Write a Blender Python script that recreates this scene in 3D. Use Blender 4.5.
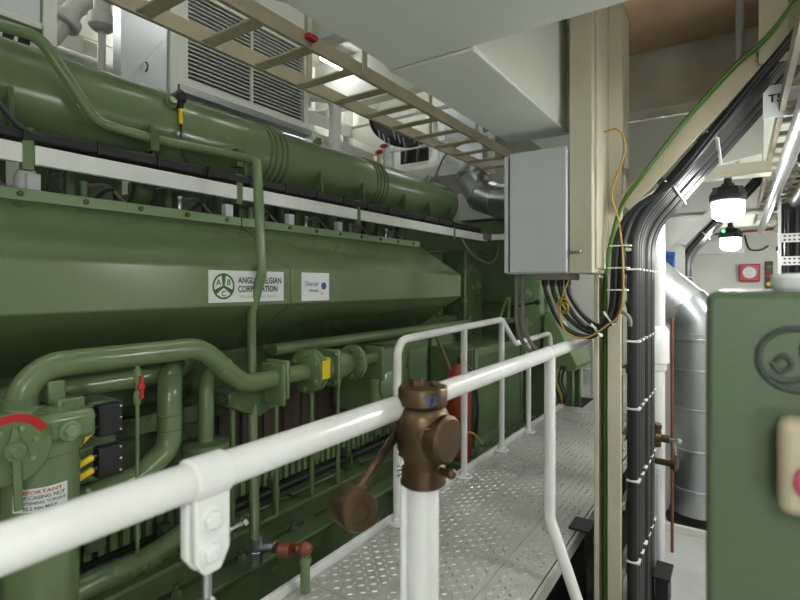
import bpy, math, random
from mathutils import Vector, Matrix
random.seed(7)
for o in list(bpy.data.objects):
    bpy.data.objects.remove(o)
SC = bpy.context.scene
COL = SC.collection

# ------------------------------------------------------------------ camera, world, exposure
CAM_Z = 1.65
YAW = math.atan(340 / 505)
FPX = 505.0
HOR = 285.0
cd = bpy.data.cameras.new('camera')
cam = bpy.data.objects.new('camera', cd)
COL.objects.link(cam)
cam.location = (0, 0, CAM_Z)
cam.rotation_euler = (math.pi / 2, 0, YAW)
cd.sensor_width = 36
cd.lens = FPX / 800 * 36
cd.shift_y = (HOR - 300) / 800
cd.clip_start = 0.02
cd.dof.use_dof = True
cd.dof.focus_distance = 2.6
cd.dof.aperture_fstop = 4.0
SC.camera = cam
w = bpy.data.worlds.new('world')
SC.world = w
w.use_nodes = True
w.node_tree.nodes['Background'].inputs[0].default_value = (0.75, 0.8, 0.8, 1)
w.node_tree.nodes['Background'].inputs[1].default_value = 0.3
SC.view_settings.view_transform = 'Standard'
SC.view_settings.look = 'None'
SC.view_settings.gamma = 1
SC.view_settings.use_curve_mapping = False
SC.view_settings.exposure = 0.62
LAMP = 1.0          # common factor for every lamp

# ------------------------------------------------------------------ helpers
CY, SY = math.cos(YAW), math.sin(YAW)


def P(u, v, X=None, Y=None, Z=None):
    """a measurement in the photograph carried to the plane X, Y or Z of the room"""
    du = u - 400
    d = (CY * du - SY * FPX, SY * du + CY * FPX, HOR - v)
    if X is not None:
        s = X / d[0]
    elif Y is not None:
        s = Y / d[1]
    else:
        s = (Z - CAM_Z) / d[2]
    return Vector((d[0] * s, d[1] * s, CAM_Z + d[2] * s))


class MB:
    def __init__(s):
        s.v = []
        s.f = []

    def add(s, vs, fs):
        n = len(s.v)
        s.v += [tuple(v) for v in vs]
        s.f += [tuple(i + n for i in f) for f in fs]
        return s

    def box(s, x0, x1, y0, y1, z0, z1):
        x0, x1 = min(x0, x1), max(x0, x1)
        y0, y1 = min(y0, y1), max(y0, y1)
        z0, z1 = min(z0, z1), max(z0, z1)
        vs = [(x, y, z) for z in (z0, z1) for y in (y0, y1) for x in (x0, x1)]
        return s.add(vs, [(0, 2, 3, 1), (4, 5, 7, 6), (0, 1, 5, 4), (2, 6, 7, 3), (0, 4, 6, 2), (1, 3, 7, 5)])

    def obox(s, c, ax, ay, az, hx, hy, hz):
        """oriented box"""
        c = Vector(c)
        ax, ay, az = Vector(ax).normalized(), Vector(ay).normalized(), Vector(az).normalized()
        vs = [c + ax * (i * hx) + ay * (j * hy) + az * (k * hz) for k in (-1, 1) for j in (-1, 1) for i in (-1, 1)]
        return s.add(vs, [(0, 2, 3, 1), (4, 5, 7, 6), (0, 1, 5, 4), (2, 6, 7, 3), (0, 4, 6, 2), (1, 3, 7, 5)])

    def bar(s, a, b, w, h, up=(0, 0, 1)):
        a, b = Vector(a), Vector(b)
        d = (b - a)
        u = Vector(up)
        sd = d.cross(u)
        if sd.length < 1e-6:
            sd = d.cross(Vector((1, 0, 0)))
        u2 = sd.cross(d)
        return s.obox((a + b) / 2, d, sd, u2, d.length / 2, w / 2, h / 2)

    def prism(s, poly, axis, a, b):
        """poly: 2D points; axis 'y': (x,z) extruded along y; 'x': (y,z); 'z': (x,y)"""
        n = len(poly)

        def mk(p, t):
            return {'y': (p[0], t, p[1]), 'x': (t, p[0], p[1]), 'z': (p[0], p[1], t)}[axis]
        vs = [mk(p, a) for p in poly] + [mk(p, b) for p in poly]
        fs = [tuple(range(n)), tuple(range(2 * n - 1, n - 1, -1))]
        fs += [(i, i + n, (i + 1) % n + n, (i + 1) % n) for i in range(n)]
        return s.add(vs, fs)

    def lathe(s, base, axis, prof, seg=24):
        """prof: list of (r, t) along axis from base"""
        base = Vector(base)
        ax = Vector(axis).normalized()
        u = ax.orthogonal().normalized()
        w_ = ax.cross(u)
        vs = []
        for r, t in prof:
            for k in range(seg):
                a = 2 * math.pi * k / seg
                vs.append(base + ax * t + (u * math.cos(a) + w_ * math.sin(a)) * max(r, 1e-5))
        fs = []
        for i in range(len(prof) - 1):
            for k in range(seg):
                k2 = (k + 1) % seg
                fs.append((i * seg + k, i * seg + k2, (i + 1) * seg + k2, (i + 1) * seg + k))
        fs.append(tuple(range(seg - 1, -1, -1)))
        m = (len(prof) - 1) * seg
        fs.append(tuple(range(m, m + seg)))
        return s.add(vs, fs)

    def cyl(s, a, b, r, seg=20, r2=None):
        a, b = Vector(a), Vector(b)
        return s.lathe(a, b - a, [(r, 0), (r if r2 is None else r2, (b - a).length)], seg)

    def tube(s, pts, r, fil=0.0, seg=12, n=6):
        pts = fillet([Vector(p) for p in pts], fil, n) if fil > 0 else [Vector(p) for p in pts]
        t0 = (pts[1] - pts[0]).normalized()
        u = t0.orthogonal().normalized()
        vs = []
        for i, p in enumerate(pts):
            if i == 0:
                t = pts[1] - pts[0]
            elif i == len(pts) - 1:
                t = pts[-1] - pts[-2]
            else:
                t = (pts[i + 1] - p).normalized() + (p - pts[i - 1]).normalized()
            if t.length < 1e-9:
                t = t0
            t = t.normalized()
            u = (u - t * u.dot(t)).normalized()
            w_ = t.cross(u)
            for k in range(seg):
                a = 2 * math.pi * k / seg
                vs.append(p + (u * math.cos(a) + w_ * math.sin(a)) * r)
        fs = []
        for i in range(len(pts) - 1):
            for k in range(seg):
                k2 = (k + 1) % seg
                fs.append((i * seg + k, i * seg + k2, (i + 1) * seg + k2, (i + 1) * seg + k))
        fs.append(tuple(range(seg - 1, -1, -1)))
        m = (len(pts) - 1) * seg
        fs.append(tuple(range(m, m + seg)))
        return s.add(vs, fs)

    def sphere(s, c, r, seg=16, rings=8):
        prof = [(r * math.sin(math.pi * i / rings), -r * math.cos(math.pi * i / rings)) for i in range(rings + 1)]
        return s.lathe(c, (0, 0, 1), prof, seg)

    def torus(s, c, axis, R, r, a0=0.0, a1=2 * math.pi, seg=32, up=None):
        ax = Vector(axis).normalized()
        u = (Vector(up) - ax * Vector(up).dot(ax)).normalized() if up else ax.orthogonal().normalized()
        w_ = ax.cross(u)
        c = Vector(c)
        pts = [c + (u * math.cos(a0 + (a1 - a0) * i / seg) + w_ * math.sin(a0 + (a1 - a0) * i / seg)) * R for i in range(seg + 1)]
        return s.tube(pts, r, 0, 8)

    def hexbolt(s, c, axis, r, h):
        return s.lathe(c, axis, [(r, 0), (r, h * .8), (r * .8, h)], 6)


def fillet(pts, rad, n=6):
    out = [pts[0]]
    for i in range(1, len(pts) - 1):
        p, a, b = pts[i], pts[i - 1], pts[i + 1]
        da, db = (a - p), (b - p)
        la, lb = da.length, db.length
        da, db = da.normalized(), db.normalized()
        ang = da.angle(db)
        if ang > math.pi - .02:
            out.append(p)
            continue
        t = min(rad / math.tan(ang / 2), la * .49, lb * .49)
        r = t * math.tan(ang / 2)
        c = p + (da + db).normalized() * (r / math.sin(ang / 2))
        s0, s1 = p + da * t - c, p + db * t - c
        tot = s0.angle(s1)
        for k in range(n + 1):
            f = k / n
            q = (s0 * math.sin((1 - f) * tot) + s1 * math.sin(f * tot)) / math.sin(tot)
            out.append(c + q)
    out.append(pts[-1])
    return out


def spline(pts, n=8):
    """Catmull-Rom through points"""
    pts = [Vector(p) for p in pts]
    q = [pts[0] * 2 - pts[1]] + pts + [pts[-1] * 2 - pts[-2]]
    out = []
    for i in range(1, len(q) - 2):
        p0, p1, p2, p3 = q[i - 1], q[i], q[i + 1], q[i + 2]
        for k in range(n):
            t = k / n
            out.append(.5 * ((2 * p1) + (p2 - p0) * t + (2 * p0 - 5 * p1 + 4 * p2 - p3) * t * t + (3 * p1 - p0 - 3 * p2 + p3) * t ** 3))
    out.append(pts[-1])
    return out


ORG = {}


def link_mesh(name, me, mat, parent, origin):
    o = bpy.data.objects.new(name, me)
    if mat is not None and not me.materials:
        me.materials.append(mat)
    COL.objects.link(o)
    o.location = Vector(origin)
    ORG[o.name] = Vector(origin)
    if parent is not None:
        o.parent = parent
        o.location = Vector(origin) - ORG[parent.name]
    return o


def build(name, mb, mat, parent=None, bevel=0.0, ang=38, smooth=True):
    vs = [Vector(v) for v in mb.v]
    lo = Vector([min(v[i] for v in vs) for i in range(3)])
    hi = Vector([max(v[i] for v in vs) for i in range(3)])
    org = Vector(((lo.x + hi.x) / 2, (lo.y + hi.y) / 2, lo.z))
    me = bpy.data.meshes.new(name)
    me.from_pydata([v - org for v in vs], [], mb.f)
    me.validate()
    import bmesh
    bm = bmesh.new()
    bm.from_mesh(me)
    bmesh.ops.recalc_face_normals(bm, faces=bm.faces)
    bm.to_mesh(me)
    bm.free()
    if smooth:
        me.polygons.foreach_set('use_smooth', [True] * len(me.polygons))
        me.set_sharp_from_angle(angle=math.radians(ang))
    o = link_mesh(name, me, mat, parent, org)
    if bevel > 0:
        m = o.modifiers.new('bevel', 'BEVEL')
        m.width = bevel
        m.segments = 2
        m.limit_method = 'ANGLE'
        m.angle_limit = math.radians(40)
    return o


def thing(name, loc, label=None, cat=None, group=None):
    o = bpy.data.objects.new(name, None)
    COL.objects.link(o)
    o.empty_display_size = .05
    o.location = loc
    ORG[o.name] = Vector(loc)
    if label:
        tag(o, label, cat, group)
    return o


def tag(o, label, cat, group=None):
    o['label'] = label
    o['category'] = cat
    if group:
        o['group'] = group
    return o


def struct(name, mb, mat, bevel=0.0, label=None, cat=None):
    o = build(name, mb, mat, None, bevel)
    o['kind'] = 'structure'
    if label:
        o['label'] = label
    if cat:
        o['category'] = cat
    return o


def copy_tree(o, shift, parent=None):
    c = o.copy()
    COL.objects.link(c)
    if parent is None:
        c.location = o.location + Vector(shift)
    else:
        c.parent = parent
    ORG[c.name] = ORG[o.name] + Vector(shift)
    for ch in [x for x in bpy.data.objects if x.parent == o]:
        copy_tree(ch, shift, c)
    return c


def text_mesh(name, body, height, mat, parent, fn, width=None, bold=0.0, res=3):
    """fn maps (s, t) in metres (s along the line from its centre, t up from its centre) to world"""
    cu = bpy.data.curves.new('txt', 'FONT')
    cu.body = body
    cu.align_x = 'CENTER'
    cu.align_y = 'CENTER'
    cu.resolution_u = res
    cu.offset = bold
    tmp = bpy.data.objects.new('txt', cu)
    COL.objects.link(tmp)
    bpy.context.view_layer.update()
    me = bpy.data.meshes.new_from_object(tmp.evaluated_get(bpy.context.evaluated_depsgraph_get()))
    bpy.data.objects.remove(tmp)
    bpy.data.curves.remove(cu)
    xs = [v.co.x for v in me.vertices]
    ys = [v.co.y for v in me.vertices]
    cx, cy = (min(xs) + max(xs)) / 2, (min(ys) + max(ys)) / 2
    sy = height / max(1e-6, max(ys) - min(ys))
    sx = width / (max(xs) - min(xs)) if width else sy
    pts = [Vector(fn((v.co.x - cx) * sx, (v.co.y - cy) * sy)) for v in me.vertices]
    org = sum(pts, Vector()) / len(pts)
    for v, p in zip(me.vertices, pts):
        v.co = p - org
    me.name = name
    me.materials.clear()
    return link_mesh(name, me, mat, parent, org)


# ------------------------------------------------------------------ materials
def srgb(r, g, b):
    f = lambda c: (c / 255 / 12.92) if c <= 10 else ((c / 255 + .055) / 1.055) ** 2.4
    return (f(r), f(g), f(b), 1)


def mat(name, col, rough=.4, metal=0.0, var=.12, scale=6.0, dirt=None, dirt_amt=.0, dirt_scale=2.0, bump=.0, bscale=60, spec=.5, coat=0.0):
    m = bpy.data.materials.new(name)
    m.use_nodes = True
    nt = m.node_tree
    b = nt.nodes['Principled BSDF']
    b.inputs['Metallic'].default_value = metal
    b.inputs['Specular IOR Level'].default_value = spec
    if coat:
        b.inputs['Coat Weight'].default_value = coat
        b.inputs['Coat Roughness'].default_value = .15
    tc = nt.nodes.new('ShaderNodeTexCoord')
    n = nt.nodes.new('ShaderNodeTexNoise')
    n.inputs['Scale'].default_value = scale
    n.inputs['Detail'].default_value = 5
    nt.links.new(tc.outputs['Object'], n.inputs['Vector'])
    mx = nt.nodes.new('ShaderNodeMix')
    mx.data_type = 'RGBA'
    c = Vector(col[:3])
    mx.inputs[6].default_value = (*(c * (1 - var)), 1)
    mx.inputs[7].default_value = (*[min(1, x) for x in c * (1 + var)], 1)
    nt.links.new(n.outputs['Fac'], mx.inputs[0])
    out = mx.outputs[2]
    if dirt is not None:
        n2 = nt.nodes.new('ShaderNodeTexNoise')
        n2.inputs['Scale'].default_value = dirt_scale
        n2.inputs['Detail'].default_value = 8
        n2.inputs['Roughness'].default_value = .65
        nt.links.new(tc.outputs['Object'], n2.inputs['Vector'])
        r = nt.nodes.new('ShaderNodeValToRGB')
        r.color_ramp.elements[0].position = .42
        r.color_ramp.elements[1].position = .8
        r.color_ramp.elements[1].color = (dirt_amt, dirt_amt, dirt_amt, 1)
        nt.links.new(n2.outputs['Fac'], r.inputs[0])
        m2 = nt.nodes.new('ShaderNodeMix')
        m2.data_type = 'RGBA'
        m2.inputs[7].default_value = dirt
        nt.links.new(r.outputs[0], m2.inputs[0])
        nt.links.new(out, m2.inputs[6])
        out = m2.outputs[2]
    nt.links.new(out, b.inputs['Base Color'])
    rr = nt.nodes.new('ShaderNodeMapRange')
    rr.inputs['To Min'].default_value = max(.02, rough - .06)
    rr.inputs['To Max'].default_value = min(1, rough + .1)
    nt.links.new(n.outputs['Fac'], rr.inputs['Value'])
    nt.links.new(rr.outputs[0], b.inputs['Roughness'])
    if bump > 0:
        n3 = nt.nodes.new('ShaderNodeTexNoise')
        n3.inputs['Scale'].default_value = bscale
        n3.inputs['Detail'].default_value = 3
        nt.links.new(tc.outputs['Object'], n3.inputs['Vector'])
        bp = nt.nodes.new('ShaderNodeBump')
        bp.inputs['Strength'].default_value = bump
        bp.inputs['Distance'].default_value = .01
        nt.links.new(n3.outputs['Fac'], bp.inputs['Height'])
        nt.links.new(bp.outputs[0], b.inputs['Normal'])
    return m


def emit(name, col, strength):
    m = bpy.data.materials.new(name)
    m.use_nodes = True
    b = m.node_tree.nodes['Principled BSDF']
    b.inputs['Base Color'].default_value = col
    b.inputs['Emission Color'].default_value = col
    b.inputs['Emission Strength'].default_value = strength
    return m


RUST = srgb(95, 62, 38)
GRIME = srgb(58, 54, 44)
M = {}
M['green'] = mat('engine_green', srgb(104, 124, 88), .2, var=.07, scale=3, dirt=srgb(70, 86, 56), dirt_amt=.35, bump=.04, bscale=25)
M['green_pale'] = mat('pale_green', srgb(120, 146, 106), .38, var=.06)
M['green_dark'] = mat('oily_green', srgb(82, 100, 68), .24, var=.14, scale=7, dirt=srgb(44, 50, 34), dirt_amt=.45, dirt_scale=9)
M['cab_green'] = mat('cabinet_green', srgb(76, 93, 70), .42, var=.03, scale=20, bump=.06, bscale=120)
M['white'] = mat('gloss_white', srgb(226, 228, 226), .22, var=.03, scale=4, dirt=srgb(160, 150, 135), dirt_amt=.25, dirt_scale=5, coat=.3)
M['wall'] = mat('wall_white', srgb(218, 220, 212), .5, var=.04, scale=1.5, dirt=srgb(165, 158, 140), dirt_amt=.35, dirt_scale=1.2)
M['beige'] = mat('aged_cream_paint', srgb(196, 192, 172), .45, var=.05, scale=3, dirt=srgb(140, 125, 98), dirt_amt=.4, dirt_scale=2.5, bump=.03)
M['girder'] = mat('girder_paint', srgb(198, 202, 194), .38, var=.04, scale=2, dirt=srgb(165, 162, 146), dirt_amt=.3, dirt_scale=1.5)
M['tray'] = mat('tray_cream', srgb(176, 168, 144), .4, var=.06, scale=9, dirt=srgb(120, 108, 84), dirt_amt=.4, dirt_scale=6)
M['stain'] = mat('stained_deck', srgb(196, 168, 136), .7, var=.14, scale=3, dirt=srgb(150, 104, 70), dirt_amt=.75, dirt_scale=2.2, bump=.08, bscale=30)
M['deckgrey'] = mat('deck_underside', srgb(206, 202, 190), .6, var=.08, scale=4, dirt=srgb(120, 104, 86), dirt_amt=.5, dirt_scale=3)
M['panelgrey'] = mat('box_grey', srgb(190, 196, 200), .45, var=.02, scale=30)
M['plate'] = mat('floor_plate', srgb(186, 186, 180), .36, metal=.2, var=.10, scale=3.5, dirt=srgb(104, 90, 72), dirt_amt=.55, dirt_scale=2.6)
M['floor'] = mat('deck_floor', srgb(180, 182, 180), .5, var=.07, scale=4, dirt=srgb(110, 100, 84), dirt_amt=.5, dirt_scale=2)
M['worn'] = mat('worn_tread', srgb(206, 206, 202), .26, metal=.6, var=.06)
M['black'] = mat('cable_black', srgb(30, 31, 34), .38, var=.15, scale=20)
M['rubber'] = mat('black_plastic', srgb(26, 26, 28), .5, var=.1)
M['dark'] = mat('dark_recess', srgb(38, 38, 34), .7, var=.2)
M['brownpanel'] = mat('brown_cooler', srgb(66, 54, 46), .6, var=.15, scale=10)
M['galv'] = mat('galvanised', srgb(176, 180, 184), .3, metal=.85, var=.12, scale=5, bump=.03, bscale=15)
M['steel'] = mat('bright_steel', srgb(196, 198, 200), .24, metal=.9, var=.08)
M['bronze'] = mat('aged_bronze', srgb(98, 80, 58), .36, metal=.7, var=.22, scale=14, dirt=srgb(58, 42, 30), dirt_amt=.75, dirt_scale=9, bump=.12, bscale=40)
M['copper'] = mat('brown_pipe', srgb(120, 66, 46), .4, var=.15, scale=12)
M['red'] = mat('red_paint', srgb(178, 34, 34), .4, var=.06)
M['orange'] = mat('orange_red', srgb(150, 58, 40), .45, var=.08)
M['yellow'] = mat('yellow_tag', srgb(228, 196, 30), .5, var=.05)
M['ycable'] = mat('yellow_cable', srgb(176, 142, 52), .45, var=.05)
M['gcable'] = mat('green_cable', srgb(78, 116, 44), .4, var=.08)
M['blue'] = mat('blue_plastic', srgb(56, 106, 190), .4, var=.05)
M['label'] = mat('label_white', srgb(216, 220, 220), .45, var=.02)
M['ink'] = mat('ink_dark', srgb(52, 58, 52), .6, var=.0)
M['inkgreen'] = mat('ink_green', srgb(60, 100, 44), .6, var=.0)
M['inkblue'] = mat('ink_blue', srgb(52, 84, 160), .6, var=.0)
M['inkred'] = mat('ink_red', srgb(190, 70, 60), .6, var=.0)
M['inkgrey'] = mat('ink_grey', srgb(150, 156, 150), .6, var=.0)
M['foil'] = mat('foil_wrap', srgb(204, 206, 206), .3, metal=.7, var=.12, scale=14, bump=.5, bscale=22)
M['stop'] = mat('control_cream', srgb(170, 160, 136), .5, var=.05)
M['greycable'] = mat('grey_cable', srgb(120, 112, 104), .5, var=.08)
M['tie'] = mat('tie_white', srgb(226, 226, 222), .4, var=.02)
M['louver'] = mat('louver_paint', srgb(202, 204, 196), .45, var=.04)
E_DOME = emit('lamp_glass', (1, 1, .97, 1), 55 * LAMP)
E_TUBE = emit('tube_glass', (1, 1, .96, 1), 13 * LAMP)

# ------------------------------------------------------------------ the room
struct('floor', MB().box(-4.8, 1.5, -2.5, 8.0, -.12, 0), M['dark'])
FL = bpy.data.objects['floor']
for i in range(3):
    for j in range(8):
        x0, y0 = -.60 + i * .7, -2.4 + j * 1.28
        build('deck_plate', MB().box(x0 + .003, min(x0 + .697, 1.495), y0 + .003, y0 + 1.277, 0, .012), M['floor'], FL, .003)
struct('wall_left', MB().box(-5.0, -4.8, -2.7, 8.2, -.1, 4.6), M['wall'])
struct('wall_right', MB().box(1.5, 1.7, -2.7, 8.2, -.1, 4.6), M['wall'])
struct('wall_back', MB().box(-4.8, 1.5, 8.0, 8.2, -.1, 4.6), M['wall'])
struct('wall_front', MB().box(-4.8, 1.5, -2.7, -2.5, -.1, 4.6), M['wall'])
struct('ceiling', MB().box(-5.0, 1.7, -2.7, 8.2, 4.6, 4.75), M['wall'])
CEIL = bpy.data.objects['ceiling']
build('lower_deck', MB().box(-.93, 1.5, -2.5, 8.0, 2.95, 3.05), M['wall'], CEIL)
build('stained_deck_panel', MB().box(-.60, .95, 1.36, 3.05, 2.925, 2.949), M['stain'], CEIL, .004)
build('deck_side', MB().box(-.95, -.931, -2.5, 8.0, 2.95, 4.6), M['wall'], CEIL)

# box girder with its wider near part
mb = MB().box(-.93, -.65, 1.341, 2.32, 2.35, 2.949)
mb.box(-.935, -.645, 1.341, 2.32, 2.338, 2.35)
struct('trim_1', mb, M['girder'], .006)
struct('trim_2', MB().box(-.93, .30, -2.49, 1.34, 2.345, 2.949), M['girder'], .004)
mb = MB()
mb.box(-.93, -.65, 2.62, 7.99, 2.42, 2.949)
struct('trim_3', mb, M['girder'], .004)
# cream casing of the pillar under the girder end and the pillar itself
mb = MB().box(-.607, -.512, 2.20, 2.62, 1.70, 2.92)
mb.box(-.512, -.50, 2.24, 2.60, 1.72, 2.92)
struct('trim_4', mb, M['beige'], .004)
mb = MB().box(-.50, -.44, 2.44, 2.62, 1.70, 2.92)
mb.box(-.50, -.40, 2.425, 2.44, 1.80, 1.815)
struct('trim_5', mb, M['beige'], .004)
mb = MB().box(-.488, -.432, 2.37, 2.395, 0.01, 1.70)
mb.box(-.48, -.465, 2.395, 2.60, 0.01, 1.70)
mb.box(-.545, -.525, 2.37, 2.60, 0.01, 1.70)
mb.box(-.525, -.488, 2.58, 2.60, 0.01, 1.70)
struct('trim_6', mb, M['beige'], .003)
# deep transverse frame in the aisle
mb = MB().box(-.60, 1.49, 3.06, 3.075, 2.60, 2.948)
mb.box(-.60, 1.49, 3.00, 3.14, 2.585, 2.60)
struct('trim_7', mb, M['deckgrey'], .003)
mb = MB()
mb.prism([(-.60, 2.585), (.10, 2.585), (.10, 2.32), (-.30, 2.25), (-.60, 2.05)], 'y', 3.16, 3.175)
struct('trim_8', mb, M['girder'], .002)
for k, (Y, z0) in enumerate([(4.4, 2.45), (5.9, 2.35), (7.2, 2.35)]):
    mb = MB().box(-.64, 1.49, Y, Y + .015, z0, 2.948)
    mb.box(-.64, 1.49, Y - .06, Y + .075, z0 - .015, z0)
    mb.prism([(-.64, z0), (-.25, z0), (-.64, z0 - .35)], 'y', Y, Y + .014)
    struct('trim_%d' % (9 + k), mb, M['wall'], .002)
# frames and stringers of the engine casing
n = 12
for Y in (.4, 1.9, 3.55, 5.0, 6.5):
    mb = MB().box(-4.79, -.96, Y, Y + .02, 3.95, 4.59)
    mb.box(-4.79, -.96, Y - .08, Y + .10, 3.93, 3.95)
    struct('trim_%d' % n, mb, M['wall'], .002)
    n += 1
for (X, z, h) in ((-4.55, 3.25, .18), (-4.6, 2.55, .16), (-4.4, 3.75, .14)):
    mb = MB().box(X - .1, X + .1, -2.4, 7.95, z, z + .014)
    mb.box(X + .09, X + .104, -2.4, 7.95, z - h, z + .014)
    struct('trim_%d' % n, mb, M['wall'], .002)
    n += 1
for Y in (-.3, .6, 1.35, 2.1, 3.0, 3.9, 4.8, 5.7, 6.6, 7.5):
    mb = MB().box(-4.799, -4.62, Y, Y + .014, .05, 4.5)
    mb.box(-4.63, -4.615, Y - .05, Y + .064, .05, 4.5)
    struct('trim_%d' % n, mb, M['wall'], .002)
    n += 1
# brackets on the far side of the girder
for Y in (.9, 1.45, 1.98, 2.30):
    mb = MB().prism([(-.936, 2.36), (-.936, 2.80), (-1.22, 2.80), (-1.22, 2.64), (-1.02, 2.40)], 'y', Y, Y + .016)
    mb.box(-1.22, -.936, Y - .05, Y + .066, 2.80, 2.815)
    struct('trim_%d' % n, mb, M['girder'], .002)
    n += 1

# ------------------------------------------------------------------ catwalk of chequer plate
WX0, WX1, WZ = -1.47, -.66, .45
cw = thing('catwalk', (-1.06, 3.0, 0), 'grey chequer-plate catwalk running beside the green engine', 'walkway')


def treads(w_, l):
    mb = MB()
    p = .034
    ni, nj = int(w_ / p), int(l / p)
    for i in range(ni):
        for j in range(nj):
            x, y = (i + .5) * p - ni * p / 2, (j + .5) * p - nj * p / 2
            a = math.radians(45 if (i + j) % 2 else -45)
            c, s_ = math.cos(a), math.sin(a)
            L, W, H = .0140, .0052, .0040
            q = [(-L, 0, 0), (0, -W, 0), (L, 0, 0), (0, W, 0), (-L * .5, 0, H), (L * .5, 0, H)]
            mb.add([(x + c * a_ - s_ * b_, y + s_ * a_ + c * b_, z) for a_, b_, z in q],
                   [(0, 1, 5, 4), (1, 2, 5), (2, 3, 4, 5), (3, 0, 4)])
    me = bpy.data.meshes.new('tread_pattern')
    me.from_pydata(mb.v, [], mb.f)
    me.materials.append(M['worn'])
    return me


rows = [(-1.45, -1.16), (-1.16, -.845), (-.845, -.665)]
tm = [treads(b - a - .015, .585) for a, b in rows]
pm = []
for r, (a, b) in enumerate(rows):
    y = .29
    first = None
    for j in range(8):
        y0, y1 = y, y + .6
        cx, cyy = (a + b) / 2, (y0 + y1) / 2
        if first is None:
            first = build('plate', MB().box(a + .0015, b - .0015, y0 + .002, y1 - .002, WZ - .006, WZ), M['plate'], cw, .0012)
            pl = first
        else:
            pl = first.copy()
            COL.objects.link(pl)
            pl.location = first.location + Vector((0, .6 * j, 0))
            ORG[pl.name] = ORG[first.name] + Vector((0, .6 * j, 0))
        t = link_mesh('tread_pattern', tm[r], None, pl, (cx, cyy, WZ))
        t['kind'] = 'stuff'
        y = y1
mb = MB().box(-1.475, -1.455, .29, 5.09, WZ - .10, WZ + .035)
build('toe_plate', mb, M['white'], cw, .002)
mb = MB().box(-.66, -.645, .29, 5.09, WZ - .06, WZ + .002)
build('edge_angle', mb, M['plate'], cw, .002)
for X in (-1.42, -1.16, -.845, -.70):
    build('bearer', MB().box(X - .02, X + .02, .30, 5.08, WZ - .066, WZ - .007), M['dark'], cw)
for X in (-1.42, -.70):
    for Y in (.45, 1.6, 2.75, 3.9, 5.0):
        build('leg', MB().box(X - .025, X + .025, Y - .025, Y + .025, 0, WZ - .066), M['dark'], cw)
build('edge_bracket', MB().box(-.70, -.60, 2.52, 2.66, WZ + .001, WZ + .012).box(-.612, -.60, 2.52, 2.66, WZ - .05, WZ + .001), M['rubber'], cw, .002)

# ------------------------------------------------------------------ near handrail
HX, HZ, HR = -.65, 1.37, .027
hr = thing('handrail', (HX, 2.07, 0), 'thick white tubular handrail with clamp bracket passing behind the bronze valve', 'handrail')
build('top_rail', MB().tube([(HX, -.5, HZ), (HX, 2.66, HZ)], HR, 0, 24), M['white'], hr)
build('post', MB().tube([(HX, 2.07, HZ - .005), (HX, 2.07, .69), (-.52, 2.02, .40), (-.50, 2.0, .012)], .023, .08, 20), M['white'], hr)
build('post', MB().tube([(HX, -.4, HZ - .005), (HX, -.4, .012)], .023, 0, 20), M['white'], hr)
build('weld_collar', MB().lathe((HX, 2.03, HZ), (0, 1, 0), [(HR, 0), (HR + .002, .004), (HR + .002, .016), (HR, .02)], 24), M['white'], hr)
# clamp bracket
by = .455
mb = MB().lathe((HX, by - .030, HZ), (0, 1, 0), [(HR, 0), (HR + .005, .003), (HR + .005, .057), (HR, .060)], 24)
br = build('clamp_band', mb, M['white'], hr)
mb = MB().prism([(by - .029, HZ - .01), (by + .029, HZ - .01), (by + .029, HZ - .108), (by + .013, HZ - .136), (by - .013, HZ - .136), (by - .029, HZ - .112)], 'x', HX + .004, HX + .020)
mb.prism([(by - .029, HZ - .01), (by + .029, HZ - .01), (by + .029, HZ - .108), (by + .013, HZ - .136), (by - .013, HZ - .136), (by - .029, HZ - .112)], 'x', HX - .020, HX - .002)
bp = build('clamp_plate', mb, M['white'], hr, .004)
for dz in (-.056, -.102):
    build('bolt', MB().hexbolt((HX + .020, by - .006, HZ + dz), (1, 0, 0), .014, .012).lathe((HX + .0195, by - .006, HZ + dz), (1, 0, 0), [(.018, 0), (.018, .003)], 20), M['white'], bp, .0015)
build('eye_rod', MB().cyl((HX + .003, by, HZ - .136), (HX + .003, by, HZ - .175), .007).torus((HX + .003, by, HZ - .193), (1, 0, 0), .012, .005), M['steel'], hr)

# ------------------------------------------------------------------ sounding pipe with bronze valve
VX, VY = -.60, .985
sv = thing('sounding_pipe', (VX, VY, 0), 'bronze self-closing valve with weighted lever on a white standpipe', 'valve')
build('standpipe', MB().cyl((VX, VY, .0), (VX, VY, 1.215), .037, 28), M['white'], sv)
build('drain_pipe', MB().tube([(-.634, VY - .028, 0), (-.634, VY - .028, 1.255), (VX - .01, VY - .01, 1.262)], .009, .012, 14), M['white'], sv)
body = MB().lathe((VX, VY, 1.195), (0, 0, 1), [(.044, 0), (.052, .006), (.052, .045), (.046, .052), (.048, .065), (.060, .085), (.062, .12), (.060, .16), (.052, .175), (.046, .18)], 28)
vb = build('valve_body', body, M['bronze'], sv)
fx = Vector((.83, -.10, 0)).normalized()
fl = Vector((-.83, .1, 0)).normalized()
c0 = Vector((VX, VY, 1.31))
build('side_cover', MB().lathe(c0 + fx * .035, fx, [(.050, 0), (.053, .006), (.053, .034), (.046, .040), (0, .041)], 28), M['bronze'], sv)
build('side_boss', MB().lathe(c0 + fl * .04, fl, [(.032, 0), (.032, .028), (.02, .03), (.02, .045)], 24), M['bronze'], sv)
cap = build('valve_cap', MB().lathe((VX, VY, 1.376), (0, 0, 1), [(.052, 0), (.058, .004), (.058, .04), (.054, .045), (0, .046)], 10), M['bronze'], sv, .002)
build('cap_boss', MB().hexbolt((VX - .012, VY - .01, 1.42), (0, 0, 1), .018, .018).hexbolt((VX + .025, VY + .01, 1.42), (0, 0, 1), .012, .012), M['bronze'], cap, .001)
nrm = (Vector((0, 0, 0)) - Vector((VX, VY, 0))).normalized()
ga = math.atan2(nrm.y, nrm.x) + .28
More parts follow.
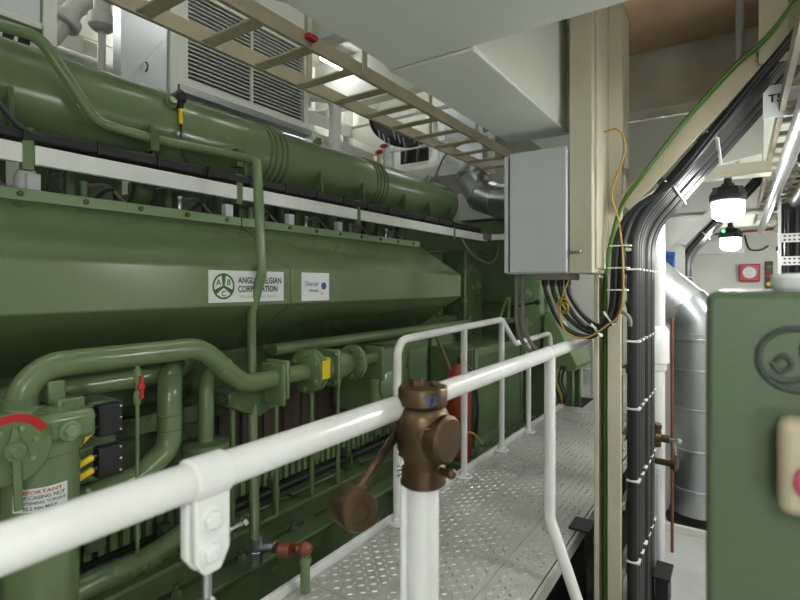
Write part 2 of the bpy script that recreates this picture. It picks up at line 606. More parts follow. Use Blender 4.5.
text_mesh('lettering', 'V3', .020, M['inkblue'], cap, lambda s, t: (VX + .0592 * math.cos(ga + s / .058), VY + .0592 * math.sin(ga + s / .058), 1.398 + t), bold=.02)
build('emblem', MB().torus(c0 + Vector((.04, -.05, .012)), Vector((.55, -.83, 0)), .018, .0028), M['bronze'], sv)
L0 = c0 + fl * .068 + Vector((0, 0, .0))
L1 = P(352, 500, X=-.585)
lev = MB()
for s_ in (-1, 1):
    lev.bar(L0 + Vector((.0, .006 * s_, 0)), L1 + Vector((0, .006 * s_, 0)), .008, .022)
lev.lathe(L0 + Vector((.008, -.016, 0)), (0, 1, 0), [(.022, 0), (.022, .032)], 20)
lev.bar(L0 + Vector((0, 0, -.055)), c0 + Vector((-.01, 0, -.075)), .014, .014)
build('lever', lev, M['bronze'], sv, .002)
wd = Vector((.83, -.35, .05)).normalized()
build('counterweight', MB().lathe(L1 + wd * -.03 + Vector((0, 0, -.012)), wd, [(.030, 0), (.036, .004), (.037, .03), (.037, .058), (.033, .064), (.018, .065), (.017, .061), (0, .061)], 28), M['bronze'], sv)
build('spring', MB().torus(c0 + Vector((-.035, -.04, -.07)), (0, 0, 1), .006, .0022).torus(c0 + Vector((-.035, -.04, -.08)), (0, 0, 1), .006, .0022).torus(c0 + Vector((-.035, -.04, -.09)), (0, 0, 1), .006, .0022), M['steel'], sv)
build('test_cock', MB().cyl(c0 + Vector((.03, .0, -.075)), c0 + Vector((.075, -.012, -.07)), .009).sphere(c0 + Vector((.08, -.014, -.07)), .012), M['bronze'], sv)

# ------------------------------------------------------------------ guard rail on the engine side
GX = -1.43
gr = thing('guard_rail', (GX, 3.3, WZ), 'white stepped guard rail with slim posts along the catwalk edge', 'railing')
GP = [2.10, 2.84, 3.44, 4.0, 4.57]
build('top_rail', MB().tube([(GX, GP[0], WZ + .01), (GX, GP[0], 1.37), (GX, 3.44, 1.40), (GX, 3.70, 1.20), (GX, 4.57, 1.215), (GX, 4.57, WZ + .01)], .0215, .085, 16, 8), M['white'], gr)
for Y, zt in ((2.84, 1.375), (3.44, 1.39), (4.0, 1.20)):
    build('post', MB().cyl((GX, Y, WZ + .01), (GX, Y, zt), .0205, 16), M['white'], gr)
for Y in GP:
    fo = build('foot_flange', MB().lathe((GX, Y, WZ + .002), (0, 0, 1), [(.05, 0), (.05, .010), (.028, .014), (.024, .03)], 20), M['white'], gr)
    build('bolt', MB().hexbolt((GX + .036, Y - .01, WZ + .012), (0, 0, 1), .008, .008).hexbolt((GX - .034, Y + .012, WZ + .012), (0, 0, 1), .008, .008), M['steel'], fo)

# ------------------------------------------------------------------ the diesel engine
EN = thing('diesel_engine', (-2.8, 2.0, 0), 'large green marine diesel engine with long exhaust manifold and angular air box', 'engine')
G = M['green']
Y0, Y1 = -1.6, 4.45
build('crankcase', MB().box(-3.5, -2.32, Y0, Y1, .30, 1.36), M['green_dark'], EN, .01)
build('engine_bed', MB().prism([(-3.6, .0), (-1.72, .0), (-1.72, .16), (-1.88, .16), (-1.88, .355), (-2.0, .355), (-2.02, .46), (-2.10, .46), (-2.10, .47), (-2.32, .55), (-3.6, .55)], 'y', Y0, 4.9), M['green_dark'], EN, .006)
build('bed_flange', MB().box(-2.06, -1.97, Y0, 4.9, .455, .475), G, EN, .003)
build('bed_flange', MB().box(-1.94, -1.83, Y0, 4.9, .352, .370), G, EN, .003)
for k in range(12):
    y = .55 + k * .33
    build('hold_down_bolt', MB().cyl((-1.93, y, .37), (-1.93, y, .415), .012, 10).hexbolt((-1.93, y, .37), (0, 0, 1), .022, .024), M['green_dark'], EN)
for k in range(6):
    y = .75 + k * .62
    build('bed_web', MB().prism([(-2.02, .475), (-2.16, .475), (-2.30, .60), (-2.30, .475)], 'y', y, y + .02), G, EN)
# comb strip and black rail
rk = build('black_rail', MB().tube([(-2.11, .3, .53), (-2.11, 4.3, .53)], .022, 0, 12), M['black'], EN)
cb = MB().box(-2.17, -2.16, .3, 4.2, .545, .655)
build('comb_backing', cb, M['green_dark'], EN)
cm = None
for k in range(60):
    y = .75 + k * .05
    if cm is None:
        cm = build('comb_tooth', MB().box(-2.16, -2.13, y, y + .028, .56, .64), G, EN, .002)
        first_tooth = cm
    else:
        c = first_tooth.copy()
        COL.objects.link(c)
        c.location = first_tooth.location + Vector((0, .05 * k, 0))
for k in range(5):
    y = .95 + k * .62
    build('side_lug', MB().box(-2.20, -2.10, y, y + .07, .60, .80), G, EN, .004)
    build('clamp', MB().box(-2.15, -2.08, y + .3, y + .34, .47, .60).cyl((-2.07, y + .32, .50), (-2.07, y + .32, .56), .014, 10), M['green_dark'], EN, .003)

# crankcase side: cooler element with ribs, doors
ck = build('cooler_element', MB().box(-2.26, -2.22, 1.60, 2.80, .56, 1.10), M['brownpanel'], EN)
for k in range(8):
    y = 1.62 + k * .148
    build('rib', MB().box(-2.22, -2.205, y, y + .085, .57, 1.09), M['brownpanel'], ck, .004)
for k, y in enumerate((2.86, 3.28, 3.72)):
    d = build('crankcase_door', MB().box(-2.32, -2.17, y, y + .38, .78, 1.24), G, EN, .012)
    build('raised_panel', MB().box(-2.17, -2.155, y + .06, y + .32, .86, 1.14), M['green_pale'], d, .006)
    for dy in (.035, .345):
        for dz in (.81, 1.01, 1.21):
            build('bolt', MB().hexbolt((-2.17, y + dy, dz), (1, 0, 0), .013, .012), M['green_dark'], d)
build('fuel_rail', MB().tube([(-2.12, 1.9, 1.295), (-2.12, 4.3, 1.295)], .036, 0, 14), G, EN)
build('shelf_block', MB().box(-2.3, -2.08, -1.2, 1.55, 1.02, 1.10), M['green_dark'], EN, .006)
build('side_cover_plate', MB().box(-2.32, -2.22, -1.2, 1.55, .62, 1.02), M['green_dark'], EN, .008)

# angular charge air box
XF, XT = -1.90, -2.30
prof = [(XT, 1.985), (XF, 1.733), (XF, 1.556), (XT, 1.30), (-2.75, 1.30), (-2.75, 1.985)]
JY = 1.827
b1 = build('charge_air_box', MB().prism(prof, 'y', -1.5, JY - .003), G, EN, .006)
b2 = build('charge_air_box', MB().prism(prof, 'y', JY + .003, 3.72), G, EN, .006)
build('joint_gasket', MB().prism([(x * 1 + .004 if x < -1.95 else x - .005, z) for x, z in prof], 'y', JY - .003, JY + .003), M['green_dark'], EN)
# sloped end of the top cover
for y0, y1, par in ((-1.5, JY - .004, b1), (JY + .004, 3.70, b2)):
    lip = build('top_lip', MB().box(-2.312, -2.285, y0, y1, 1.975, 2.022), M['green_pale'], par, .003)
    y = .32 if par is b1 else 1.95
    while y < y1 - .03:
        build('bolt', MB().hexbolt((-2.285, y, 2.0), (1, 0, 0), .012, .012), M['green_dark'], par)
        y += .235
# sign plates on the box
XS = XF + .0035


def face(yc, zc):
    return lambda s, t: (XS + .002, yc + s, zc + t)


sg = build('maker_sign', MB().box(XF, XS, 1.343, 1.773, 1.572, 1.715), M['label'], EN)
lc = (XS + .0015, 1.418, 1.644)
mk = MB()
ring = []
for a_ in range(48):
    t = 2 * math.pi * a_ / 48
    ring.append((math.cos(t), math.sin(t)))
vs = [(lc[0], lc[1] + .058 * c, lc[2] + .058 * s_) for c, s_ in ring] + [(lc[0], lc[1] + .049 * c, lc[2] + .049 * s_) for c, s_ in ring]
mk.add(vs, [(i, (i + 1) % 48, 48 + (i + 1) % 48, 48 + i) for i in range(48)])
for a_ in (90, 210, 330):
    t = math.radians(a_)
    d = Vector((0, math.cos(t), math.sin(t)))
    q = Vector((0, -math.sin(t), math.cos(t))) * .005
    c = Vector(lc)
    mk.add([c - q, c + q, c + d * .05 + q * 2.2, c + d * .05 - q * 2.2], [(0, 1, 2, 3)])
build('emblem', mk, M['inkgreen'], sg, smooth=False)
for ch, dy, dz in (('A', -.027, .018), ('B', .027, .018), ('C', 0, -.032)):
    text_mesh('lettering', ch, .026, M['inkgreen'], sg, face(lc[1] + dy, lc[2] + dz), bold=.02)
text_mesh('lettering', 'ANGLO BELGIAN', .030, M['ink'], sg, face(1.625, 1.672), width=.262, bold=.025)
text_mesh('lettering', 'CORPORATION', .030, M['ink'], sg, face(1.612, 1.632), width=.236, bold=.025)
text_mesh('lettering', 'We power your future', .018, M['inkgrey'], sg, face(1.612, 1.595), width=.22)
s2 = build('supplier_sign', MB().box(XF, XS, 1.898, 2.110, 1.566, 1.716), M['label'], EN)
text_mesh('lettering', 'Oneriar', .026, M['inkblue'], s2, face(1.972, 1.658), width=.105)
text_mesh('lettering', 'diesel', .016, M['inkblue'], s2, face(1.985, 1.622), width=.07)
build('blue_dot', MB().lathe((XS, 2.066, 1.645), (1, 0, 0), [(.020, 0), (.020, .0015)], 24), M['inkblue'], s2)
build('yellow_dot', MB().lathe((XS, 2.052, 1.603), (1, 0, 0), [(.009, 0), (.009, .0012)], 16), M['yellow'], s2)

# cylinder heads in the dark gap above the box
build('head_deck', MB().box(-3.2, -2.45, Y0, 4.4, 1.36, 1.95), M['green_dark'], EN)
hd = []
for k in range(8):
    y = .10 + k * .47
    h = build('cylinder_head', MB().box(-3.1, -2.50, y, y + .25, 1.95, 2.17), M['green_dark'], EN, .012)
    build('rocker_cover', MB().box(-2.95, -2.56, y + .03, y + .22, 2.17, 2.25), M['green_dark'], h, .02)
    build('exhaust_branch', MB().tube([(-2.60, y + .36, 2.02), (-2.52, y + .36, 2.12), (-2.52, y + .36, 2.30)], .055, .06, 14), M['green_dark'], EN)
    build('injector', MB().lathe((-2.47, y + .06, 1.99), (0, 0, 1), [(.022, 0), (.022, .05), (.014, .055), (.014, .11), (.018, .115), (.018, .13)], 12), M['steel'] if k % 2 else M['green_pale'], h)
    build('fuel_pipe', MB().tube([(-2.46, y + .06, 2.10), (-2.44, y + .14, 2.12), (-2.40, y + .23, 2.02), (-2.40, y + .25, 1.96)], .007, .03, 8), M['greycable'], h)
    build('hose', MB().tube(spline([(-2.42, y + .02, 1.97), (-2.40, y + .10, 2.06), (-2.43, y + .17, 2.09), (-2.46, y + .20, 2.0)]), .009, 0, 8), M['black'], h)
    if k in (1, 3, 4, 5):
        build('sensor_box', MB().box(-2.40, -2.36, y + .27, y + .32, 2.02, 2.10), M['label'], h, .004)
build('end_fitting', MB().lathe((-2.42, .86, 2.0), (0, 0, 1), [(.045, 0), (.045, .09), (.03, .12), (0, .125)], 16), M['label'], EN)

# white strip with its green clips and the black duct on top
SX, SZ = -2.20, 2.14
cl = [-1.4, .79, 1.75, 2.76, 4.18, 4.92]
for a, b in zip(cl[:-1], cl[1:]):
    build('strip_panel', MB().box(SX - .03, SX, a + .02, b - .02, SZ - .036, SZ + .036), M['white'], EN, .003)
for y in cl[1:-1]:
    build('strip_clip', MB().box(SX - .035, SX - .004, y - .02, y + .02, SZ - .06, SZ + .10), G, EN, .003)
bd = build('cable_duct', MB().box(-2.30, -2.20, -1.4, 4.75, SZ + .052, SZ + .095), M['rubber'], EN, .008)
for k in range(17):
    build('duct_band', MB().box(-2.305, -2.193, .25 + k * .26, .262 + k * .26, SZ + .047, SZ + .099), M['rubber'], bd)
build('junction_fitting', MB().box(-2.23, -2.17, 4.80, 5.02, SZ - .02, SZ + .045).cyl((-2.2, 5.0, SZ + .01), (-2.2, 5.1, SZ + .01), .02), M['greycable'], EN, .006)
build('looped_lead', MB().tube(spline([(-2.2, 5.1, SZ + .01), (-2.19, 5.16, SZ - .03), (-2.19, 5.14, SZ - .17), (-2.19, 4.95, SZ - .26), (-2.19, 4.55, SZ - .20), (-2.2, 4.30, SZ - .04)]), .011, 0, 8), M['greycable'], EN)

# exhaust manifold
MX, MZ, MR = -2.50, 2.45, .20
mf = build('exhaust_manifold', MB().lathe((MX, -1.6, MZ), (0, 1, 0), [(MR, 0), (MR, 6.02), (MR - .012, 6.07), (MR - .05, 6.105), (.08, 6.12), (0, 6.12)], 40), G, EN)
for yy in (.5, 2.10, 3.16):
    for d in (0, .045, .09):
        build('bellows_ring', MB().torus((MX, yy + d, MZ), (0, 1, 0), MR - .004, .011, seg=40), M['green_dark'], mf)
    build('clamp_band', MB().lathe((MX, yy - .05, MZ), (0, 1, 0), [(MR + .001, 0), (MR + .006, .004), (MR + .006, .016), (MR + .001, .02)], 40), M['green_dark'], mf)
for yy in (.75, 1.3, 1.83, 2.45, 2.9, 3.45, 3.85, 4.25):
    build('support_lug', MB().prism([(-2.34, MZ - .13), (-2.30, MZ - .20), (-2.26, MZ - .205), (-2.28, MZ - .05)], 'y', yy, yy + .018), M['green_dark'], mf)
for (yy, th, nm) in ((1.42, 25, 'plug'), (2.55, 60, 'plug'), (4.05, 65, 'plug')):
    a = math.radians(th)
    d = Vector((math.cos(a), 0, math.sin(a)))
    build('threaded_plug', MB().lathe(Vector((MX, yy, MZ)) + d * (MR - .01), d, [(.03, 0), (.03, .03), (.02, .032), (.02, .05)], 14), G, mf)
# temperature sensor with yellow tag and black lead
ps = P(180, 97, X=-2.30)
se = build('temperature_sensor', MB().lathe(ps + Vector((-.10, 0, 0)), (1, 0, 0), [(.026, 0), (.026, .03), (.018, .032), (.018, .07), (.03, .072), (.034, .11), (.02, .125)], 14).lathe(ps + Vector((.0, .0, -.055)), (0, 0, 1), [(.016, 0), (.02, .05)], 12), M['rubber'], EN)
pa = ps + Vector((.0, .0, -.05))
build('sensor_lead', MB().tube(spline([pa, pa + Vector((.01, 0, -.12)), P(181, 148, X=-2.24), P(190, 165, X=-2.22), P(200, 168, X=-2.24)]), .006, 0, 8), M['black'], se)
build('tag', MB().cyl(pa + Vector((.003, 0, -.01)), pa + Vector((.008, 0, -.085)), .0105, 10), M['yellow'], se)
cp = P(430, 190, X=-2.48)
build('lead', MB().tube(spline([cp, P(434, 180, X=-2.44), P(445, 156, X=-2.3), P(462, 143, X=-2.15), P(474, 139, X=-2.1)]), .009, 0, 8), M['greycable'], EN)
build('lead_sleeve', MB().cyl(cp, P(437, 174, X=-2.42), .014, 10), M['copper'], EN)

# long green pipe from the top down past the signs
vp = [P(-60, 10, X=-2.24), P(0, 25, X=-2.24), P(40, 37, X=-2.24), P(97, 122, X=-2.24), P(150, 138, X=-2.24), P(243, 157, X=-2.22), P(257, 163, X=-1.95), P(258, 185, X=-1.865), P(262, 272, X=-1.865), P(251.5, 313, X=-1.93), P(251.5, 345, X=-1.96), P(253, 440, X=-1.90), P(255, 545, X=-1.80)]
build('air_pipe', MB().tube(vp, .023, .09, 14, 6), G, EN)
for u, v in ((152, 139), (237, 156)):
    q = P(u, v, X=-2.24)
    build('pipe_clamp', MB().box(q.x - .035, q.x + .03, q.y - .02, q.y + .02, q.z - .06, q.z + .035), M['green_dark'], EN, .004)
build('black_lead', MB().tube(spline([P(-40, 70, X=-2.2), P(0, 105, X=-2.2), P(18, 125, X=-2.2), P(45, 138, X=-2.21), P(100, 147, X=-2.22), P(160, 158, X=-2.22)]), .011, 0, 8), M['black'], EN)

# water pipe 1 with its S bend
PX = -1.85
z1 = 1.392
w1 = build('water_pipe', MB().tube([(PX, .64, 1.14), (PX, .64, z1), (PX, 1.27, z1), (PX + .01, 1.48, 1.205), (PX + .01, 1.68, 1.205)], .043, .17, 18, 9), G, EN)
build('weld_ring', MB().lathe((PX + .005, 1.375, 1.2985), (0, .21, -.187), [(.043, -.003), (.0455, 0), (.043, .003)], 18), G, w1)
build('flange', MB().lathe((PX, .64, 1.25), (0, 0, 1), [(.07, 0), (.07, .022), (.05, .024), (.048, .05)], 20), G, w1)
zc = 1.208
PX2 = PX + .01


def disc(y, r, t, nb=6, rb=.016, nm='round_flange'):
    f = build(nm, MB().lathe((PX2, y, zc), (0, 1, 0), [(r - .006, 0), (r, .004), (r, t - .004), (r - .006, t)], 32), G, EN)
    for i in range(nb):
        a = 2 * math.pi * (i + .5) / nb
        for s_, yb in ((-1, y), (1, y + t)):
            build('bolt', MB().hexbolt((PX2 + (r - .026) * math.cos(a), yb, zc + (r - .026) * math.sin(a)), (0, s_, 0), rb, .016), M['green'], f)
    return f


build('square_flange', MB().box(PX2 - .09, PX2 + .075, 1.675, 1.695, zc - .10, zc + .085), G, EN, .012)
build('square_flange', MB().box(PX2 - .09, PX2 + .072, 1.655, 1.673, zc - .13, zc + .070), G, EN, .012)
build('pipe_stub', MB().cyl((PX2, 1.69, zc), (PX2, 1.88, zc), .042, 20), G, EN)
disc(1.865, .112, .030)
fl2 = disc(1.900, .112, .026)
build('valve_tag', MB().box(PX2 + .06, PX2 + .115, 1.926, 1.9285, zc - .03, zc + .075).box(PX2 + .108, PX2 + .1125, 1.875, 1.928, zc - .03, zc + .06), M['yellow'], EN)
build('valve_body', MB().lathe((PX2, 1.925, zc), (0, 1, 0), [(.07, 0), (.06, .03), (.06, .10)], 28), G, EN)
sq = build('square_flange', MB().box(PX2 - .085, PX2 + .085, 2.03, 2.05, zc - .10, zc + .10), G, EN, .02)
for a in (-1, 1):
    for b_ in (-1, 1):
        build('bolt', MB().hexbolt((PX2 + a * .062, 2.05, zc + b_ * .072), (0, 1, 0), .014, .016).hexbolt((PX2 + a * .062, 2.03, zc + b_ * .072), (0, -1, 0), .014, .016), M['green_dark'], sq)
build('expansion_body', MB().lathe((PX2, 2.05, zc), (0, 1, 0), [(.085, 0), (.085, .03), (.07, .12), (.05, .15), (.05, .20)], 28), G, EN)
disc(2.235, .10, .028)
build('pipe_stub', MB().cyl((PX2, 2.26, zc), (PX2, 2.46, zc), .036, 20), G, EN)
build('square_flange', MB().box(PX2 - .08, PX2 + .07, 2.45, 2.475, zc - .13, zc + .07), G, EN, .012)
build('housing', MB().box(-2.22, PX2 - .02, 2.48, 2.84, .85, 1.24), G, EN, .03)
build('round_boss', MB().lathe((PX2 - .04, 2.62, 1.02), (1, 0, 0), [(.09, 0), (.09, .03), (.06, .05), (0, .055)], 24), G, EN)
# slim vertical tubes in front of the cooler
for y in (1.53, 1.80, 2.06, 2.28):
    build('drain_tube', MB().cyl((-1.98, y, .46), (-1.98, y, 1.16), .013, 10), G, EN)
build('pump_bracket', MB().prism([(1.45, 1.16), (1.75, 1.16), (1.75, 1.06), (1.62, 1.02), (1.45, 1.10)], 'x', -2.05, -1.9), M['green_dark'], EN, .006)
# water pipe 2
build('oil_pipe', MB().tube([(-2.02, .62, 1.275), (-2.02, 1.25, 1.275)], .040, 0, 16), G, EN)
w2 = build('bend_pipe', MB().tube([(-2.2, 1.42, 1.285), (-1.95, 1.20, 1.285), (-1.90, 1.165, 1.22), (-1.90, 1.165, 1.0), (-1.88, 1.02, .925), (-1.88, .45, .90)], .047, .085, 18, 8), G, EN)
for zz in (1.13, 1.07):
    build('weld_ring', MB().lathe((-1.90, 1.165, zz), (0, 0, 1), [(.047, 0), (.050, .003), (.047, .006)], 18), G, w2)
w3 = build('riser_pipe', MB().tube([(-2.2, 1.60, 1.24), (-1.95, 1.37, 1.24), (-1.95, 1.365, .94)], .034, .075, 16, 8), G, EN)
fb = build('round_flange', MB().lathe((-1.95, 1.365, .905), (0, 0, 1), [(.095, 0), (.10, .004), (.10, .024), (.095, .028), (.095, .032), (.10, .036), (.10, .056), (.045, .06)], 28), G, w3)
build('riser_base', MB().lathe((-1.95, 1.365, .60), (0, 0, 1), [(.075, 0), (.07, .20), (.08, .31)], 24), M['green_dark'], EN)
# small red cock
ck_ = build('sample_cock', MB().tube([(-1.80, .98, 1.36), (-1.80, .98, .62)], .007, 0, 10).lathe((-1.80, .98, 1.30), (0, 0, 1), [(.013, 0), (.013, .05)], 10).lathe((-1.80, .98, 1.22), (0, 0, 1), [(.012, 0), (.015, .03), (.010, .05)], 10), G, EN)
build('red_handle', MB().sphere((-1.775, .98, 1.285), .014).bar((-1.772, .98, 1.325), (-1.772, .98, 1.245), .012, .008, (1, 0, 0)), M['red'], ck_)

# oil filter with change-over plate
FX, FY = -1.75, .66
build('oil_filter', MB().lathe((FX, FY, .20), (0, 0, 1), [(.092, 0), (.099, .02), (.099, .95), (.108, .955), (.108, .985), (.08, 1.0)], 36), G, EN)
of = bpy.data.objects['oil_filter']
build('filter_head', MB().box(-1.86, -1.66, .45, .78, 1.18, 1.27), G, EN, .02)
build('head_block', MB().box(-1.88, -1.76, .71, .79, 1.14, 1.29).box(-1.87, -1.80, .70, .75, 1.27, 1.345), G, EN, .008)
co = (-1.64, .545, 1.205)
dsk = build('changeover_plate', MB().lathe(co, (1, 0, 0), [(.098, -.04), (.098, .006), (.094, .010), (0, .010)], 40), G, EN)
arc = MB()
N = 24
for i in range(N + 1):
    a = math.radians(28 + i * (145 / N))
    for r in (.074, .096):
        for dx in (.0102, .013):
            arc.v.append((co[0] + dx, co[1] + r * math.cos(a), co[2] + r * math.sin(a)))
for i in range(N):
    b_ = i * 4
    arc.f += [(b_ + 1, b_ + 3, b_ + 7, b_ + 5), (b_ + 2, b_ + 6, b_ + 7, b_ + 3), (b_, b_ + 1, b_ + 5, b_ + 4)]
build('red_arc', arc, M['red'], dsk)
arc = MB()
for i in range(5):
    a = math.radians(12 + i * 4)
    for r in (.074, .096):
        arc.v.append((co[0] + .012, co[1] + r * math.cos(a), co[2] + r * math.sin(a)))
for i in range(4):
    b_ = i * 2
    arc.f += [(b_, b_ + 1, b_ + 3, b_ + 2)]
build('green_arc', arc, M['gcable'], dsk)
for i in range(7):
    a = 2 * math.pi * i / 7 + .3
    build('bolt', MB().hexbolt((co[0] + .010, co[1] + .058 * math.cos(a), co[2] + .058 * math.sin(a)), (1, 0, 0), .008, .009), M['green_pale'], dsk)
build('lever', MB().lathe((co[0] + .01, co[1] + .005, co[2] - .005), (1, 0, 0), [(.026, 0), (.026, .018), (.014, .02), (.014, .032)], 20).bar((co[0] + .022, co[1] + .005, co[2]), (co[0] + .022, co[1] + .012, co[2] - .165), .020, .012, (1, 0, 0)).prism([(co[1] - .012, co[2]), (co[1] + .022, co[2]), (co[1] + .010, co[2] + .06), (co[1], co[2] + .06)], 'x', co[0] + .011, co[0] + .018), G, dsk, .002)
build('stud_nut', MB().hexbolt((-1.655, .70, 1.215), (1, 0, 0), .020, .02).lathe((-1.66, .70, 1.215), (1, 0, 0), [(.03, 0), (.03, .006)], 20), M['green_pale'], EN)
# curved label on the filter
ac = math.atan2(-FY, -FX) - .02


def curl(zc_):
    return lambda s, t: (FX + .1005 * math.cos(ac + s / .1), FY + .1005 * math.sin(ac + s / .1), zc_ + t)


lb = MB()
for i in range(13):
    s_ = -.070 + .140 * i / 12
    for t in (-.033, .033):
        lb.v.append(((FX + .0998 * math.cos(ac + s_ / .1)), FY + .0998 * math.sin(ac + s_ / .1), 1.038 + t))
lb.f = [(2 * i, 2 * i + 2, 2 * i + 3, 2 * i + 1) for i in range(12)]
lbl = build('warning_label', lb, M['label'], of)
for body_, zz, m_, wd_ in (('IMPORTANT', 1.060, 'inkred', .11), ('TOP CASING NUT', 1.045, 'ink', .125), ('TIGHTENING TORQUE', 1.029, 'ink', .13), ('35.5 Nm MAX', 1.015, 'ink', .085)):
    text_mesh('lettering', body_, .0105, M[m_], lbl, curl(zz), width=wd_, bold=.02)
# terminal box with black plugs and yellow tags
tb = build('terminal_box', MB().box(-1.98, -1.83, .74, .92, .98, 1.25), M['green_dark'], EN, .004)
for k, zz in enumerate((1.19, 1.05)):
    build('plug_plate', MB().box(-1.83, -1.815, .76, .915, zz - .055, zz + .055), G, tb, .003)
    pb = build('black_plug', MB().box(-1.815, -1.77, .835, .915, zz - .05, zz + .055), M['rubber'], tb, .006)
    for j in range(3):
        build('bolt', MB().hexbolt((-1.77, .905, zz - .035 + j * .04), (1, 0, 0), .005, .004), M['steel'], pb)
    for j, dz in enumerate((.03, -.012)):
        q = Vector((-1.785, .835, zz + dz))
        e = q + Vector((.01, -.075, -.055 if k == 0 else -.018))
        build('plug_lead', MB().tube(spline([q, q + (e - q) * .3 + Vector((0, 0, .004)), e, e + Vector((-.03, -.04, -.04))]), .008, 0, 8), M['black'], tb)
        build('tag', MB().cyl(q + (e - q) * .22 + Vector((.002, 0, .003)), q + (e - q) * .92, .0115, 10), M['yellow'], tb)
build('thin_hose', MB().tube(spline([(-1.78, .80, .98), (-1.76, .83, .94), (-1.75, .90, .92), (-1.76, .95, .86)]), .007, 0, 8), M['green_pale'], EN)
# pipes near the bed
build('suction_pipe', MB().tube(spline([P(60, 600, X=-1.72), P(100, 580, X=-1.74), P(150, 557, X=-1.78), P(190, 525, X=-1.85), P(215, 490, X=-1.98)]), .042, 0, 16), M['green_dark'], EN)
build('return_pipe', MB().tube([P(0, 560, X=-1.9), P(60, 545, X=-1.9), P(120, 520, X=-1.95), P(190, 470, X=-2.0)], .03, .1, 14), M['green_dark'], EN)
# drain fittings at the foot of the long pipe
q = P(256, 548, X=-1.80)
te = build('pipe_tee', MB().cyl(q + Vector((0, 0, .05)), q + Vector((0, 0, -.07)), .028, 14).cyl(q, q + Vector((.09, .05, .01)), .02, 14).hexbolt(q + Vector((0, 0, -.035)), (0, 0, 1), .034, .03), M['galv'], EN, .002)
build('steel_nut', MB().hexbolt(q + Vector((.07, .04, .008)), (.87, .48, .1), .026, .024), M['steel'], te)
q2 = P(236, 527, X=-1.82)
build('steel_union', MB().cyl(P(226, 532, X=-1.82), P(246, 521, X=-1.82), .015, 12).hexbolt(P(242, 524, X=-1.82), (0, 1, .5), .024, .024), M['steel'], EN)
e1 = P(305, 549, X=-1.41)
build('copper_pipe', MB().tube([q + Vector((.085, .047, .01)), e1 + Vector((-.02, -.01, 0)), e1], .02, 0, 14).sphere(e1, .029).cyl(e1 + Vector((-.09, -.05, -.01)), e1 + Vector((-.05, -.03, -.006)), .027, 14), M['copper'], EN)
build('drain_leg', MB().cyl(e1, (e1.x, e1.y, WZ + .001), .019, 14).cyl((e1.x, e1.y, e1.z - .03), (e1.x, e1.y, e1.z - .055), .024, 14), G, EN)
# far coupling housing and cooler at the end of the engine
build('end_housing', MB().box(-3.4, -2.25, 4.5, 4.9, .3, 2.0), M['green_dark'], EN, .02)
build('cooler_ledge', MB().box(-2.0, -1.60, 3.25, 4.9, .30, .357), M['green_dark'], EN, .006)

# ------------------------------------------------------------------ generator at the far end
GE = thing('generator', (-2.5, 5.9, 0), 'green generator housing standing behind the far end of the engine', 'generator')
build('housing', MB().box(-3.5, -1.66, 5.2, 5.9, .25, 2.36), M['green'], GE, .02)
build('band', MB().box(-3.5, -1.64, 5.17, 5.2, 1.46, 1.52), G, GE, .004)
build('band', MB().box(-3.5, -1.64, 5.17, 5.2, 1.14, 1.18), G, GE, .004)
build('base_frame', MB().box(-3.5, -1.60, 4.95, 5.95, 0, .25), M['green_dark'], GE, .008)
build('side_column', MB().box(-1.95, -1.68, 5.05, 5.2, .9, 2.2), M['green_pale'], GE, .015)
for z in (1.25, 1.55, 1.80):
    build('fitting', MB().cyl((-1.80, 5.05, z), (-1.80, 4.93, z), .035, 14).cyl((-1.80, 4.97, z - .05), (-1.80, 4.97, z + .06), .02, 10), M['green_pale'], GE)
build('link_arm', MB().bar((-1.95, 4.95, 1.42), (-1.66, 4.9, 1.48), .03, .02).sphere((-1.66, 4.9, 1.48), .03), M['black'], GE)
build('support_strut', MB().bar((-2.10, 5.0, 1.30), (-2.05, 5.1, 1.52), .02, .02).bar((-2.0, 5.0, 1.30), (-2.03, 5.1, 1.52), .02, .02).box(-2.14, -1.96, 4.95, 5.16, 1.26, 1.30), M['green_pale'], GE)
CO = thing('air_cooler', (-1.95, 4.15, .36), 'green finned cooler panel behind the white guard rail posts', 'cooler')
build('casing', MB().box(-2.15, -1.755, 3.64, 4.70, .36, 1.14), G, CO, .01)
build('frame', MB().box(-1.755, -1.735, 3.64, 3.70, .36, 1.14).box(-1.755, -1.735, 4.64, 4.70, .36, 1.14).box(-1.755, -1.735, 3.70, 4.64, 1.08, 1.14).box(-1.755, -1.735, 3.70, 4.64, .36, .42), G, CO)
fn = MB()
for k in range(62):
    y = 3.708 + k * .015
    fn.box(-1.756, -1.742, y, y + .006, .42, 1.08)
fo = build('fins', fn, M['green_pale'], CO, smooth=False)
fo['kind'] = 'stuff'
mb = MB()
BX, BY = -1.75, 3.40
ex = thing('pressure_bottle', (BX, BY, .36), 'red pressure bottle standing behind the guard rail beside the cooler', 'bottle')
build('bottle', MB().lathe((BX, BY, .36), (0, 0, 1), [(.08, 0), (.09, .02), (.09, .58), (.082, .63), (.05, .68), (.025, .70)], 24), M['orange'], ex)
build('bottle_valve', MB().cyl((BX, BY, 1.05), (BX, BY, 1.10), .018, 10).bar((BX, BY, 1.10), (BX, BY + .10, 1.12), .02, .012), M['rubber'], ex)
build('discharge_hose', MB().tube(spline([(BX, BY + .02, 1.08), (BX + .07, BY + .08, .98), (BX + .10, BY + .10, .75), (BX + .09, BY + .10, .50)]), .013, 0, 8), M['black'], ex)
tag(build('flexible_hose', MB().tube(spline([P(434, 330, X=-1.95), P(440, 345, X=-1.93), P(450, 370, X=-1.9), P(456, 395, X=-1.88)]), .014, 0, 10), M['greycable']), 'grey flexible hose hanging below the end of the air box', 'hose')
